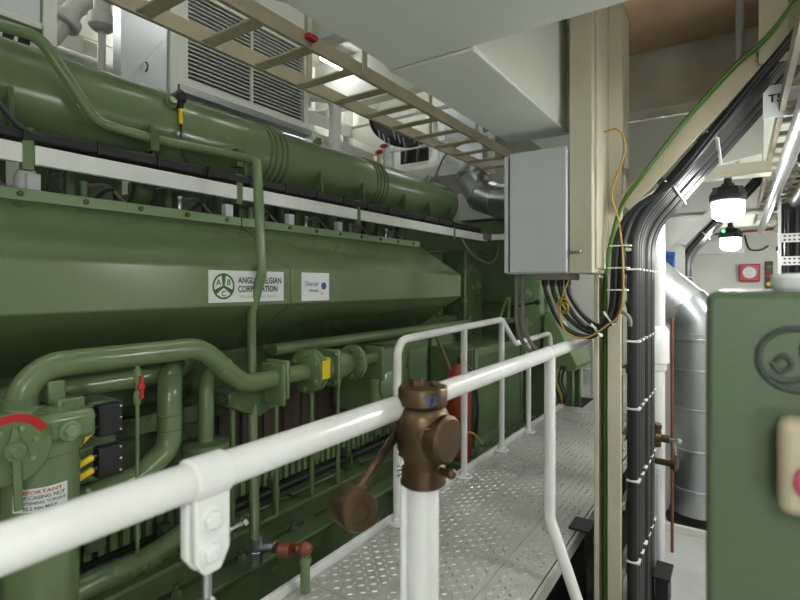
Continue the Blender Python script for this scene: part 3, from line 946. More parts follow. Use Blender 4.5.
tag(build('yellow_lead', MB().tube(spline([P(446, 440, X=-1.55), P(452, 434, X=-1.55), P(462, 432, X=-1.55), P(474, 434, X=-1.55), P(482, 444, X=-1.53)]), .008, 0, 8), M['ycable']), 'thin yellow cable looping low beside the guard rail post', 'cable')

# sloping control desk
CN = thing('control_desk', (-1.45, 5.25, WZ), 'pale green sloping control desk beyond the guard rail end', 'control panel')
build('desk_body', MB().prism([(-1.62, 1.36), (-1.55, 1.38), (-1.30, .86), (-1.35, .80), (-1.64, .86)], 'y', 4.98, 5.55), M['green_pale'], CN, .01)
build('data_plate', MB().obox((-1.475, 5.18, 1.238), (.25, 0, -.52), (0, 1, 0), (.52, 0, .25), .05, .09, .003), M['label'], CN)
build('yellow_button', MB().lathe((-1.385, 5.12, 1.04), (.52, 0, .25), [(.018, 0), (.018, .015)], 14), M['yellow'], CN)
build('leg', MB().box(-1.45, -1.39, 5.15, 5.22, .0, .86), M['green'], CN)
build('leg', MB().box(-1.45, -1.39, 5.42, 5.49, .0, .86), M['green'], CN)
for k in range(4):
    a = -1.50 + k * .03
    tag(build('hanging_cable', MB().tube(spline([(a, 4.96, .86), (a - .02, 4.93, .72), (a + .03, 4.92, .60), (a + .06 - .02 * k, 4.94, .50)]), .010, 0, 8), M['ycable'] if k == 1 else M['black']),
        'yellow cable hanging under the sloping control desk' if k == 1 else 'black cable hanging under the sloping control desk', 'cable', 'cables under the control desk')

# far landing and its rails
LA = thing('far_landing', (-1.0, 6.1, 0), 'grey landing plate at the far end of the catwalk', 'walkway')
build('plate', MB().box(-1.55, -.66, 5.60, 7.4, WZ - .012, WZ - .002).box(-1.28, -.66, 5.10, 5.60, WZ - .012, WZ - .002), M['plate'], LA)
build('leg', MB().box(-.72, -.68, 7.3, 7.36, 0, WZ - .012), M['dark'], LA)
build('leg', MB().box(-1.28, -1.24, 7.3, 7.36, 0, WZ - .012), M['dark'], LA)
FR = thing('far_rail', (-1.0, 6.0, WZ), 'white tubular rail with horizontal bars at the far landing', 'railing')
build('post', MB().tube([(-1.46, 5.75, WZ), (-1.46, 5.75, 1.06)], .022, 0, 12), M['white'], FR)
build('top_rail', MB().tube([(-1.46, 5.75, 1.02), (-1.335, 5.75, 1.08), (-1.335, 5.75, WZ)], .022, .04, 12), M['white'], FR)
for k in range(6):
    build('bar', MB().cyl((-1.85, 6.8, .55 + k * .11), (-1.30, 6.8, .55 + k * .11), .016, 10), M['white'], FR)
build('post', MB().cyl((-1.85, 6.8, 0), (-1.85, 6.8, 1.2), .02, 10), M['white'], FR)
build('post', MB().cyl((-1.30, 6.8, WZ), (-1.30, 6.8, 1.2), .02, 10), M['white'], FR)

# ------------------------------------------------------------------ junction box on the pillar
JB = thing('junction_box', (-.75, 2.3, 1.70), 'light grey wall box with cables looping out of its underside', 'electrical box')
build('body', MB().box(-.895, -.612, 2.20, 2.42, 1.70, 2.235), M['panelgrey'], JB, .006)
dr = build('door', MB().box(-.868, -.612, 2.178, 2.198, 1.705, 2.245), M['panelgrey'], JB, .005)
build('hinge_strip', MB().box(-.895, -.876, 2.182, 2.20, 1.705, 2.235), M['panelgrey'], JB, .003)
build('gasket', MB().box(-.876, -.868, 2.190, 2.20, 1.71, 2.23), M['rubber'], JB)
build('gland_plate', MB().box(-.76, -.615, 2.21, 2.40, 1.672, 1.70), M['greycable'], JB, .003)
for k in range(4):
    build('gland', MB().lathe((-.735 + k * .034, 2.27, 1.672), (0, 0, -1), [(.015, 0), (.015, .018), (.011, .03)], 10), M['rubber'], JB)
build('screw', MB().hexbolt((-.56, 2.20, 1.79), (0, -1, 0), .008, .01), M['steel'], JB)
tag(build('flush_bracket', MB().prism([(-.60, 1.782), (-.565, 1.79), (-.60, 1.798)], 'y', 2.175, 2.20), M['greycable']), 'small grey pointed latch on the cream pillar casing', 'latch')

lows = [(P(588, 337, Y=2.30), P(562, 325, Y=2.28)), (P(590, 332, Y=2.31), P(568, 318, Y=2.28)), (P(594, 330, Y=2.32), P(576, 318, Y=2.28)), (P(598, 326, Y=2.33), P(583, 315, Y=2.28))]
LB = thing('cable_loop', (-.5, 2.33, 1.5), 'black cables tied together and looping from the pillar into the grey box', 'cables')
for k in range(4):
    kk = min(k, 3)
    dx = (k - 2) * .013
    dy = (k % 2) * .014
    up = [Vector((1.4, 2.33, 2.86)), Vector((.9, 2.33, 2.86)), Vector((.40, 2.33, 2.80)), P(782, 52, Y=2.33), P(722, 124, Y=2.33), P(674, 182, Y=2.33), P(638, 208, Y=2.33), P(622, 240, Y=2.33), P(618, 300, Y=2.33), P(611, 322, Y=2.32)]
    up = [p + Vector((dx, -dy, dx * .5)) for p in up]
    gx = -.735 + kk * .034
    end = [lows[kk][0], lows[kk][1], Vector((gx + .012, 2.27, 1.60)), Vector((gx, 2.27, 1.66))]
    build('cable', MB().tube(spline(up + end), .0105, 0, 10), M['black'], LB)
for (u, v) in ((621, 246), (619, 268), (618, 290)):
    q = P(u, v, Y=2.33)
    build('cable_tie', MB().box(q.x - .042, q.x + .042, 2.303, 2.345, q.z - .003, q.z + .003), M['tie'], LB, .002)
for (u, v) in ((597, 330), (609, 318)):
    q = P(u, v, Y=2.31)
    build('cable_tie', MB().obox(q, (.6, 0, -.8), (0, 1, 0), (.8, 0, .6), .035, .02, .003), M['tie'], LB)
tag(build('yellow_cable', MB().tube(spline([P(604, 132, Y=2.19), P(618, 130, Y=2.19), P(625, 150, Y=2.2), P(612, 192, Y=2.25), P(619, 222, Y=2.29), P(623, 262, Y=2.29), P(621, 310, Y=2.29), P(606, 326, Y=2.28), P(585, 338, Y=2.27), P(566, 332, Y=2.27), P(559, 312, Y=2.25), P(563, 295, Y=2.25), P(569, 279, Y=2.26)]), .0037, 0, 8), M['ycable']), 'thin yellow cable dropping past the pillar and looping to the box', 'cable')
tag(build('yellow_coil', MB().torus(P(563, 305, Y=2.24), (.3, 1, 0), .028, .004).torus(P(564, 308, Y=2.235), (.5, 1, .2), .024, .004), M['ycable']), 'small coil of yellow wire hung among the black loops', 'cable')
tag(build('earth_cable', MB().tube(spline([Vector((1.4, 2.36, 2.90)), Vector((.5, 2.36, 2.90)), Vector((.28, 2.36, 2.82)), P(770, 34, Y=2.36), P(735, 66, Y=2.36), P(690, 115, Y=2.36), P(645, 172, Y=2.36), P(622, 205, Y=2.38), P(609, 250, Y=2.40)]) + [Vector((-.507, 2.42, 1.6)), Vector((-.507, 2.42, .02))], .0095, 0, 10), M['gcable']), 'green earth cable running down the side of the cream pillar', 'cable')
tag(build('coiled_end', MB().torus(P(621, 322, Y=2.36) + Vector((0, -.03, 0)), (.2, 1, 0), .045, .008, math.pi * .9, math.pi * 2.1, up=(1, 0, 0)), M['greycable']), 'short grey cable hook hanging beside the cable riser', 'cable')
for k in range(2):
    tag(build('grey_conduit', MB().tube(spline([(-.885 + k * .03, 2.31, 1.70), (-.885 + k * .03, 2.31, 1.55), (-.885 + k * .03, 2.32, 1.46), (-.86 + k * .04, 2.35, 1.36), (-.80 + k * .03, 2.38, 1.30)]), .010, 0, 8), M['greycable']), 'grey cable hanging below the hinge side of the grey box', 'cable', 'grey cables below the box')

# ------------------------------------------------------------------ cable risers bending up under the deck


def riser(ya, yb, nc, label_l, label_c, r, x0=-.395, fat=True):
    path = [(x0, .0), (x0, 1.92), (.06, 2.46), (.34, 2.80), (1.45, 2.80)]

    def at(off):
        pts = [Vector((x, 0, z)) for x, z in path]
        return pts
    lad = thing('cable_ladder', (x0, (ya + yb) / 2, 0), label_l, 'cable ladder')
    rp = [(x0 - .035, .01), (x0 - .035, 2.0), (.045, 2.525), (.30, 2.84), (1.45, 2.84)]
    for nm, y in (('side_rail', ya - .02), ('side_rail', yb + .02)):
        for (a, b) in zip(rp[:-1], rp[1:]):
            w_ = .075
            if fat and y < ya and a[1] < .1:
                continue
            build(nm, MB().bar((a[0], y, a[1]), (b[0], y, b[1]), .012, w_, (1, 0, 0) if a[0] == b[0] else (0, 0, 1)), M['tray'] if fat else M['white'], lad, .001)
    zz = .35
    while zz < 1.9:
        build('rung', MB().box(x0 - .055, x0 - .03, ya - .02, yb + .02, zz, zz + .025), M['tray'], lad)
        zz += .3
    for f in (.25, .6, .95):
        x = x0 + (.06 - x0) * f
        z = 2.0 + .525 * f
        build('rung', MB().box(x - .045, x - .02, ya - .02, yb + .02, z, z + .025), M['tray'], lad)
    cbn = thing('cable_bundle', (x0, (ya + yb) / 2, 0), label_c, 'cables')
    rnd = random.Random(3)
    for k in range(nc):
        y = ya + (yb - ya) * (k + .5) / nc
        off = rnd.uniform(-.006, .006)
        pts = fillet([Vector((x + off, y, z)) for x, z in path], .30, 7)
        build('cable', MB().tube(pts, r * rnd.uniform(.85, 1.08), 0, 10), M['black'], cbn)
    for zz in (.42, .78, 1.10, 1.40, 1.72):
        nh = 0
        for k in range(nc):
            y = ya + (yb - ya) * (k + .5) / nc
            build('cable_tie', MB().box(x0 - r * 1.05, x0 + r * 1.22, y - r * 1.02, y + r * 1.02, zz - .004, zz + .004), M['tie'] if k % 2 == 0 else M['rubber'], cbn)
    for f in (.28, .62):
        x = x0 + .02 + (.06 - x0) * f
        z = 1.93 + .54 * f
        build('cable_tie', MB().obox((x, (ya + yb) / 2, z), (-.763, 0, .646), (0, 1, 0), (.646, 0, .763), r * 1.12, (yb - ya) / 2, .003), M['tie'], cbn)


riser(2.43, 2.97, 11, 'cream cable ladder bending from the pillar up to the deck', 'broad bundle of black cables tied along the pillar', .024)
riser(5.0, 5.45, 9, 'white cable ladder by the far bulkhead carrying black cables', 'black cable bundle bending upward near the far bulkhead', .024, fat=False)
tag(build('ladder_hanger', MB().box(.06, .15, 2.385, 2.40, 2.50, 2.92).prism([(-.02, 2.922), (.25, 2.922), (.15, 2.82), (.06, 2.82)], 'y', 2.385, 2.40), M['beige']), 'cream flat hanger plate between cable ladder and deck', 'bracket')
tag(build('hanger_strut', MB().cyl((0, 2.58, 2.46), (0, 2.58, 2.92), .016, 12), M['panelgrey']), 'slim grey strut hanging from the brown deck panel', 'bracket')

# ------------------------------------------------------------------ lamps
def bulkhead_lamp(loc, label, s=1.0):
    x, y, z = loc
    t = thing('bulkhead_lamp', (x, y, z), label, 'lamp')
    build('mount', MB().box(x - .03, x + .03, y - .03, y + .03, z + .075 * s, z + .12 * s).cyl((x, y, z + .12 * s), (x, y, z + .16 * s), .02, 10), M['rubber'], t, .004)
    build('housing', MB().lathe((x, y, z), (0, 0, 1), [(.098 * s, 0), (.108 * s, .008), (.108 * s, .035), (.095 * s, .06), (.06 * s, .085), (0, .086)], 28), M['rubber'], t)
    for k in range(4):
        a = math.pi / 4 + k * math.pi / 2
        build('clip', MB().box(x + .1 * s * math.cos(a) - .012, x + .1 * s * math.cos(a) + .012, y + .1 * s * math.sin(a) - .012, y + .1 * s * math.sin(a) + .012, z + .03, z + .075), M['rubber'], t, .003)
    build('glass', MB().lathe((x, y, z), (0, 0, -1), [(.093 * s, 0), (.093 * s, .06), (.085 * s, .085), (.06 * s, .102), (.02, .108), (0, .108)], 28), E_DOME, t)
    return t


mb = MB().box(-.165, .14, 3.30, 3.42, 2.245, 2.26).box(-.165, .14, 3.30, 3.315, 2.26, 2.31)
mb.box(-.02, .0, 3.33, 3.36, 2.31, 2.945)
tag(build('lamp_bracket', mb, M['beige'], None, .003), 'cream steel bracket carrying the black-based round lamp', 'bracket')
bulkhead_lamp((-.056, 3.37, 2.115), 'black-based round lamp glowing under the cream bracket', .84)
far = bulkhead_lamp((-.07, 5.3, 2.06), 'smaller glowing round lamp with green light hung farther down the aisle', .84)
build('indicator', MB().sphere((-.12, 5.21, 2.12), .012), emit('green_led', (.1, 1, .25, 1), 4), far)
build('rod', MB().cyl((-.07, 5.3, 2.19), (-.07, 5.3, 2.94), .014, 10), M['wall'], far)


def tube_light(c, L, along, label):
    x, y, z = c
    hx, hy = (L / 2, .07) if along == 'x' else (.07, L / 2)
    t = thing('unseen_fluorescent', (x, y, z), label, 'lamp', 'unseen fluorescent lights of the engine room')
    build('fixture_body', MB().box(x - hx, x + hx, y - hy, y + hy, z + .03, z + .09), M['white'], t, .006)
    build('diffuser', MB().box(x - hx + .02, x + hx - .02, y - hy + .012, y + hy - .012, z - .02, z + .03), E_TUBE, t, .006)


for c, lab in (((.28, -.55, 2.10), 'added unseen round lamp hung behind the green cabinet end of the aisle'), ((.284, 2.15, 2.05), 'added unseen round lamp hung beside the overhead ladder end'), ((.43, 6.5, 2.0), 'added unseen round lamp hung behind the perforated rack'), ((1.2, 3.6, 2.12), 'added unseen round lamp hung beside the right wall')):
    lt = bulkhead_lamp(c, lab, 1.15)  # added lamps out of view, brightening girder, deck and far bulkhead
    build('rod', MB().cyl((c[0], c[1], c[2] + .17), (c[0], c[1], 2.345 if c[1] < 0 else 2.949), .014, 10), M['wall'], lt)
low = bulkhead_lamp((.9, -.9, 1.30), 'added unseen round lamp on a side arm low on the right wall', 1.15)  # added fill lamp behind the camera for the engine side
build('side_arm', MB().tube([(.9, -.9, 1.475), (.9, -.9, 1.56), (1.5, -.9, 1.56)], .014, .05, 10), M['wall'], low)
LBL = 'unseen white fluorescent fixture fixed under the high ceiling'
for c, L, al in (((-4.2, .9, 3.82), 1.3, 'y'), ((-4.2, 2.9, 3.82), 1.3, 'y'), ((-4.2, 5.2, 4.42), 1.3, 'y'), ((-1.7, 1.0, 4.45), 1.3, 'y'), ((-1.7, 3.0, 4.45), 1.3, 'y'), ((-1.7, -1.2, 4.45), 1.3, 'y'), ((-2.6, 5.9, 4.45), 1.3, 'y')):
    tube_light(c, L, al, LBL)  # unseen fixtures, put in to light the upper casing
tube_light((-1.25, 6.8, 2.928), 1.2, 'y', 'unseen white fluorescent fixture added under the upper gallery')  # hidden fixture added to brighten the far wall
for c in ((.75, .6, 2.84), (.8, 3.75, 2.84), (.3, 6.6, 2.84), (.7, -1.4, 2.84)):
    tube_light(c, 1.2, 'y', 'unseen white fluorescent fixture added under the low aisle deck')  # fixtures out of view, added as fill light for the aisle
tube_light((-1.75, -1.6, 2.9), 1.2, 'x', 'unseen white fluorescent fixture over the near end of the catwalk')  # unseen, put in to light the handrail and near engine

# ------------------------------------------------------------------ things in the right aisle
wp = thing('drain_stack', (-.415, 3.32, 0), 'white vertical drain pipe with wide collar beside the cable riser', 'pipe')
build('pipe', MB().cyl((-.415, 3.32, 0.012), (-.415, 3.32, 2.9), .052, 24), M['white'], wp)
build('collar', MB().lathe((-.415, 3.32, 1.15), (0, 0, 1), [(.054, 0), (.062, .003), (.062, .04), (.074, .045), (.074, .235), (.06, .255), (.054, .26)], 24), M['white'], wp)
mb = MB().box(-.48, -.37, 3.16, 3.22, .012, .60)
tag(build('pipe_guard', mb, M['panelgrey'], None, .012), 'grey upright guard post in front of the white drain pipe', 'post')
for (u, v, lab) in ((656, 437, 'bronze valve with cross body on the white drain pipe'), (671, 464, 'small bronze cock with round end below the pipe valve')):
    q = P(u, v, Y=3.18)
    t = thing('bronze_valve', q, lab, 'valve')
    if v < 450:
        build('body', MB().cyl(q + Vector((0, 0, -.05)), q + Vector((0, 0, .05)), .028, 14).cyl(q + Vector((-.03, 0, 0)), q + Vector((.07, -.01, 0)), .022, 14).sphere(q, .038), M['bronze'], t)
        build('bonnet', MB().hexbolt(q + Vector((0, 0, .05)), (0, 0, 1), .032, .03), M['bronze'], t)
        build('spindle', MB().cyl(q + Vector((.07, -.01, 0)), q + Vector((.11, -.015, 0)), .009, 10).sphere(q + Vector((.115, -.015, 0)), .016).tube([q + Vector((.09, -.012, 0)), q + Vector((.10, -.012, -.08))], .008), M['steel'], t)
    else:
        build('body', MB().cyl(q + Vector((-.10, .02, 0)), q + Vector((.02, 0, 0)), .018, 14).lathe(q, (1, -.2, 0), [(.03, 0), (.034, .01), (.034, .03), (.02, .034)], 16), M['bronze'], t)
        build('bracket', MB().bar(q + Vector((-.10, .02, 0)), q + Vector((-.10, .12, 0)), .02, .03), M['bronze'], t)
tag(build('brown_pipe', MB().cyl((-.345, 3.50, .012), (-.345, 3.50, 1.45), .009, 10), M['copper']), 'thin brown upright pipe beside the silver duct', 'pipe')
# silver duct
DX, DY, DR = -.245, 4.05, .165
du = thing('ventilation_duct', (DX, DY, 0), 'large silver insulated duct standing on the deck with diagonal upper bend', 'duct')
build('vertical_duct', MB().lathe((DX, DY, .08), (0, 0, 1), [(DR, 0), (DR, 1.24), (DR - .01, 1.25)], 36), M['galv'], du)
for z in (.25, .52, .80, 1.06, 1.27):
    build('band', MB().lathe((DX, DY, z), (0, 0, 1), [(DR, 0), (DR + .005, .003), (DR + .005, .018), (DR, .021)], 36), M['galv'], du)
build('elbow', MB().tube([(DX, DY, 1.31), (DX, DY, 1.40), (DX - .09, DY, 1.52)], DR - .004, .0, 36), M['galv'], du)
build('diagonal_duct', MB().tube([(DX - .05, DY, 1.47), (DX - .95, DY, 2.30)], DR - .006, 0, 36), M['foil'], du)
build('base_ring', MB().lathe((DX, DY, .012), (0, 0, 1), [(DR + .03, 0), (DR + .03, .02), (DR + .006, .03), (DR + .006, .08)], 36), M['rubber'], du)
tag(build('steel_screen', MB().box(-.52, .5, 4.50, 4.52, .012, 1.50).box(-.06, -.03, 3.86, 3.90, .012, 1.35).box(-.46, .2, 3.79, 3.82, .013, .06), M['wall'], None, .003), 'white steel screen and sill around the silver duct', 'screen')
tag(build('paper_scrap', MB().add([P(663, 572, Z=.02), P(670, 573, Z=.02), P(664, 563, Z=.03)], [(0, 1, 2)]).add([P(663, 572, Z=.018), P(670, 573, Z=.018), P(664, 563, Z=.028)], [(2, 1, 0)]), M['label']), 'small white paper scrap lying on the grey deck', 'paper')
tag(build('dark_bracket', MB().box(-.36, -.30, 2.86, 3.0, .012, .16).box(-.37, -.29, 2.84, 3.02, .16, .175), M['rubber'], None, .003), 'dark foot bracket at the bottom of the cable riser', 'bracket')
# blue box, alarm, tri-colour status lamp and box on the far bulkhead
tag(build('blue_box', MB().box(-.80, -.62, 6.50, 6.60, 1.62, 1.98).box(-.83, -.59, 6.49, 6.61, 1.98, 2.03).box(-.72, -.69, 6.54, 6.56, 2.03, 2.42), M['blue'], None, .01), 'blue plastic box hung beside the far girder', 'box')
al = thing('alarm_horn', (.10, 7.9, 1.70), 'red square alarm horn on the far white bulkhead', 'alarm')
build('case', MB().box(-.01, .21, 7.88, 7.999, 1.70, 1.92), M['red'], al, .01)
build('horn', MB().lathe((.10, 7.88, 1.81), (0, -1, 0), [(.075, 0), (.07, .006), (.03, .004), (.02, .02), (0, .02)], 20), M['label'], al)
st = thing('status_lamp', (.30, 7.9, 1.62), 'slim three-colour status light beside the red alarm horn', 'light')
build('case', MB().box(.265, .345, 7.9, 7.999, 1.60, 1.95), M['rubber'], st, .004)
for k, c in enumerate((M['yellow'], M['red'], M['gcable'])):
    build('lens', MB().lathe((.305, 7.9, 1.66 + k * .11), (0, -1, 0), [(.03, 0), (.03, .012), (.015, .02), (0, .02)], 14), c, st)
tag(build('white_trunking', MB().box(-.9, .05, 7.93, 7.999, 2.06, 2.24), M['white'], None, .006), 'long white trunking box along the far bulkhead', 'trunking')
tag(build('red_mark', MB().box(-.08, -.03, 7.922, 7.93, 2.14, 2.17).box(-.16, -.08, 7.922, 7.93, 2.148, 2.162), M['red']), 'small red marker on the white far trunking', 'marker')
tag(build('orange_cable', MB().tube([(-.9, 7.95, 2.30), (.4, 7.95, 2.36)], .014, 0, 8), M['orange']), 'orange cable along the top of the far bulkhead', 'cable')
tag(build('lead_wire', MB().tube(spline([(.05, 7.97, 2.3), (.10, 7.95, 2.12), (.22, 7.95, 2.10), (.30, 7.96, 2.15)]), .01, 0, 8), M['black']), 'thin black wire above the red alarm horn', 'cable')
# perforated cable rack
rk2 = thing('perforated_rack', (.6, 5.0, 1.6), 'white perforated cable rack holding upright black cables', 'cable rack')
for z in (2.02, 1.84):
    bar_ = build('perforated_bar', MB().box(.27, 1.2, 4.985, 5.0, z - .035, z + .035), M['white'], rk2, .002)
    ho = MB()
    for k in range(30):
        for dz in (-.016, .016):
            ho.box(.285 + k * .03, .30 + k * .03, 4.9835, 4.985, z + dz - .006, z + dz + .006)
    hh = build('slots', ho, M['rubber'], bar_, smooth=False)
    hh['kind'] = 'stuff'
build('upright', MB().box(.25, .27, 4.98, 5.03, .012, 2.35), M['white'], rk2)
for k in range(14):
    build('cable', MB().cyl((.30 + k * .06, 5.04, .9), (.31 + k * .06, 5.04, 2.25), .018, 8), M['black'], rk2)
build('back_plate', MB().box(.27, 1.2, 5.07, 5.08, 1.2, 2.3), M['dark'], rk2)
# overhead ladder and foil pipes
ol = thing('overhead_ladder', (.33, 3.8, 2.4), 'cream cable ladder running overhead along the aisle', 'cable ladder')
for x in (.145, .56):
    build('side_rail', MB().box(x - .010, x + .010, .95, 7.2, 2.37, 2.43), M['tray'], ol, .002)
for k in range(25):
    build('rung', MB().box(.155, .55, 1.1 + k * .245, 1.135 + k * .245, 2.375, 2.395), M['tray'], ol)
for k in range(5):
    build('cable', MB().tube([(.24 + k * .055, .95, 2.415), (.24 + k * .055, 7.2, 2.415)], .018, 0, 8), M['black'] if k != 1 else M['foil'], ol)
for Y in (1.4, 3.8, 6.2):
    for x in (.115, .575):
        build('hanger', MB().box(x - .004, x + .004, Y, Y + .03, 2.37, 2.948 if x > .35 or Y > 1.35 else 2.34), M['tray'], ol)
for (x, r, lab) in ((.205, .036, 'foil-wrapped pipe under the overhead ladder nearest its open edge'), (.36, .034, 'foil-wrapped pipe under the middle of the overhead ladder'), (.50, .03, 'foil-wrapped pipe under the far side of the overhead ladder')):
    tag(build('foil_pipe', MB().tube([(x, 1.2, 2.30), (x, 7.4, 2.30)], r, 0, 16), M['foil']), lab, 'pipe')
# numbered plate behind the ladder
sp = thing('number_plate', (.24, 2.62, 2.34), 'white plate with black letters hung behind the overhead ladder', 'sign')
a_ = P(763, 119, Y=2.62)
build('plate', MB().box(a_.x, a_.x + .34, 2.62, 2.626, a_.z + .0, a_.z + .135), M['label'], sp)
text_mesh('lettering', 'T5', .034, M['ink'], sp, lambda s, t: (a_.x + .042 + s, 2.6185, a_.z + .080 + t), bold=.03)
text_mesh('lettering', 'N', .040, M['ink'], sp, lambda s, t: (a_.x + .185 + s, 2.6185, a_.z + .085 + t), bold=.03)

# ------------------------------------------------------------------ green control cabinet close by on the right
CB = thing('control_cabinet', (.25, .85, 0), 'green control cabinet with round emblem and cream push-button box', 'cabinet')
cx0, cy0, ct = -.035, .70, 1.643
build('body', MB().box(cx0, .62, cy0 + .02, 1.05, .012, ct), M['cab_green'], CB, .012)
build('door', MB().box(cx0 + .002, .618, cy0, cy0 + .018, .08, ct - .002), M['cab_green'], CB, .007)
ec = P(796, 360, Y=cy0)
build('emblem', MB().torus(ec + Vector((0, -.0, 0)), (0, 1, 0), .034, .0036, seg=40).tube(spline([ec + Vector((-.022, -.001, -.004)), ec + Vector((-.014, -.001, -.014)), ec + Vector((-.004, -.001, -.006)), ec + Vector((-.010, -.001, .004)), ec + Vector((-.018, -.001, -.002))]), .003, 0, 8).tube(spline([ec + Vector((-.026, -.001, -.018)), ec + Vector((-.008, -.001, -.024)), ec + Vector((.012, -.001, -.014)), ec + Vector((.006, -.001, .010)), ec + Vector((.010, -.001, .026))]), .0034, 0, 8), mat('emblem_dark', srgb(44, 58, 46), .5, var=.05), CB)
bx = P(776, 500, Y=cy0)
bb = build('push_button_box', MB().box(bx.x, bx.x + .085, cy0 - .045, cy0, bx.z, bx.z + .098), M['stop'], CB, .01)
build('bezel', MB().lathe((bx.x + .032, cy0 - .045, bx.z + .038), (0, -1, 0), [(.020, 0), (.020, .004), (.016, .006)], 24), mat('pink_ring', srgb(176, 70, 100), .5, var=.05), bb)
build('button', MB().lathe((bx.x + .032, cy0 - .049, bx.z + .038), (0, -1, 0), [(.012, 0), (.012, .008), (.008, .011), (0, .011)], 20), M['rubber'], bb)
build('slot', MB().box(bx.x + .02, bx.x + .05, cy0 - .047, cy0 - .044, bx.z + .070, bx.z + .077), M['rubber'], bb)
tag(build('white_cup', MB().lathe((.06, .86, ct), (0, 0, 1), [(.022, 0), (.026, .006), (.026, .018), (.022, .022), (0, .022)], 20), M['label']), 'small white cap lying on top of the green cabinet', 'cap')

# ------------------------------------------------------------------ upper level: ladder tray, ventilation units, ducts
LZ = 2.90
tr = thing('cable_tray', (-2.03, 2.2, LZ), 'long cream cable ladder hung above the green manifold', 'cable ladder')
for x in (-1.83, -2.23):
    build('side_rail', MB().box(x - .012, x + .012, -1.5, 5.15, LZ - .045, LZ + .035), M['tray'], tr, .002)
for k in range(17):
    y = -.45 + k * .33
    r_ = build('rung', MB().box(-2.218, -1.842, y, y + .075, LZ - .04, LZ - .028), M['tray'], tr, .002)
for y in (.8, 2.3, 3.8):
    for x in (-1.81, -2.25):
        build('hanger', MB().box(x - .006, x + .006, y, y + .04, LZ - .04, 4.59), M['tray'], tr)
tag(build('red_clip', MB().box(-1.817, -1.785, 1.84, 1.90, LZ - .01, LZ + .015), M['red']), 'small red clip beside the long cream cable ladder', 'clip')
AC = thing('air_handling_unit', (-3.6, 2.4, 3.0), 'white ventilation unit with wide louvred grille above the engine', 'ventilation unit')
ax0 = -3.2
build('cabinet', MB().box(-4.0, ax0 - .06, 2.02, 3.30, 3.03, 4.3), M['louver'], AC, .006)
build('grille_frame', MB().box(ax0 - .06, ax0, 2.02, 2.10, 3.03, 3.78).box(ax0 - .06, ax0, 3.235, 3.29, 3.03, 3.78).box(ax0 - .06, ax0, 2.10, 3.235, 3.03, 3.085).box(ax0 - .06, ax0, 2.10, 3.235, 3.72, 3.78).box(ax0 - .03, ax0 - .005, 2.655, 2.675, 3.085, 3.72), M['louver'], AC)
build('grille_back', MB().box(ax0 - .058, ax0 - .05, 2.10, 3.235, 3.085, 3.72), M['rubber'], AC)
sl = None
for k in range(21):
    z = 3.095 + k * .030
    if sl is None:
        sl = build('slat', MB().box(ax0 - .032, ax0 - .014, 2.10, 3.235, z, z + .0075), M['louver'], AC)
    else:
        c = sl.copy()
        COL.objects.link(c)
        c.location = sl.location + Vector((0, 0, .030 * k))
build('bottom_rail', MB().box(ax0 - .10, ax0 + .03, 2.02, 3.30, 2.975, 3.028), M['galv'], AC, .004)
SD = thing('sheet_metal_duct', (-3.5, 1.8, 2.9), 'silver sheet-metal duct box with cross creases beside the louvred unit', 'duct')
build('duct_body', MB().box(-3.30, -3.2, 1.64, 1.95, 2.86, 4.3), M['galv'], SD, .003)
cz = MB()
for (za, zb) in ((2.92, 3.30), (3.30, 3.70)):
    cz.bar((-3.199, 1.66, za), (-3.199, 1.93, zb), .003, .005, (1, 0, 0))
build('crease', cz, M['galv'], SD)
build('handle', MB().torus((-3.195, 1.79, 3.06), (0, 1, 0), .03, .006, -1.3, 1.3, up=(1, 0, 0)), M['bronze'], SD)
build('flange_post', MB().box(-3.25, -3.18, 1.955, 2.01, 2.85, 4.3), M['louver'], SD, .003)
GD = thing('grey_duct', (-3.4, .2, 2.99), 'grey ventilation trunk with dark slotted grille above the manifold', 'duct')
build('trunk', MB().box(-3.9, -3.0, -1.2, 1.13, 3.0, 4.2), M['panelgrey'], GD, .006)
build('corner_post', MB().box(-3.05, -2.985, 1.135, 1.20, 2.90, 4.2), M['louver'], GD, .003)
build('bottom_flange', MB().box(-3.05, -2.985, -1.2, 1.13, 2.965, 2.998), M['louver'], GD, .003)
build('grille_back', MB().box(-3.07, -3.05, -.4, 1.10, 2.74, 2.96), M['rubber'], GD)
for k in range(14):
    build('slat', MB().bar((-3.045, .16 + k * .065, 2.745), (-3.045, .20 + k * .065, 2.955), .012, .030, (1, 0, 0)), M['louver'], GD)

# white pipes and fittings high on the left wall
tag(build('white_pipe', MB().tube([P(150, -30, X=-3.7), P(75, 8, X=-3.7), P(52, 36, X=-3.7), P(20, 60, X=-3.7)], .06, .1, 16), M['wall']), 'thick white painted pipe with flange slanting above the manifold', 'pipe')
tag(build('pipe_flange', MB().lathe(P(66, 18, X=-3.7), (0, -.45, -.9), [(.10, 0), (.10, .05), (.09, .06)], 20), M['wall']), 'white painted flange on the slanting pipe', 'flange')
q = P(102, 10, X=-3.5)
t = thing('white_valve_stem', (q.x, q.y, 2.3), 'white painted valve with thin spindle hanging behind the manifold', 'valve')
build('stem', MB().cyl((q.x, q.y, 2.3), (q.x, q.y, 4.2), .022, 12), M['wall'], t)
build('valve_body', MB().lathe((q.x, q.y, q.z - .14), (0, 0, 1), [(.05, 0), (.08, .03), (.08, .10), (.05, .13), (.05, .2), (.09, .22), (.09, .25), (.05, .27)], 16), M['wall'], t)
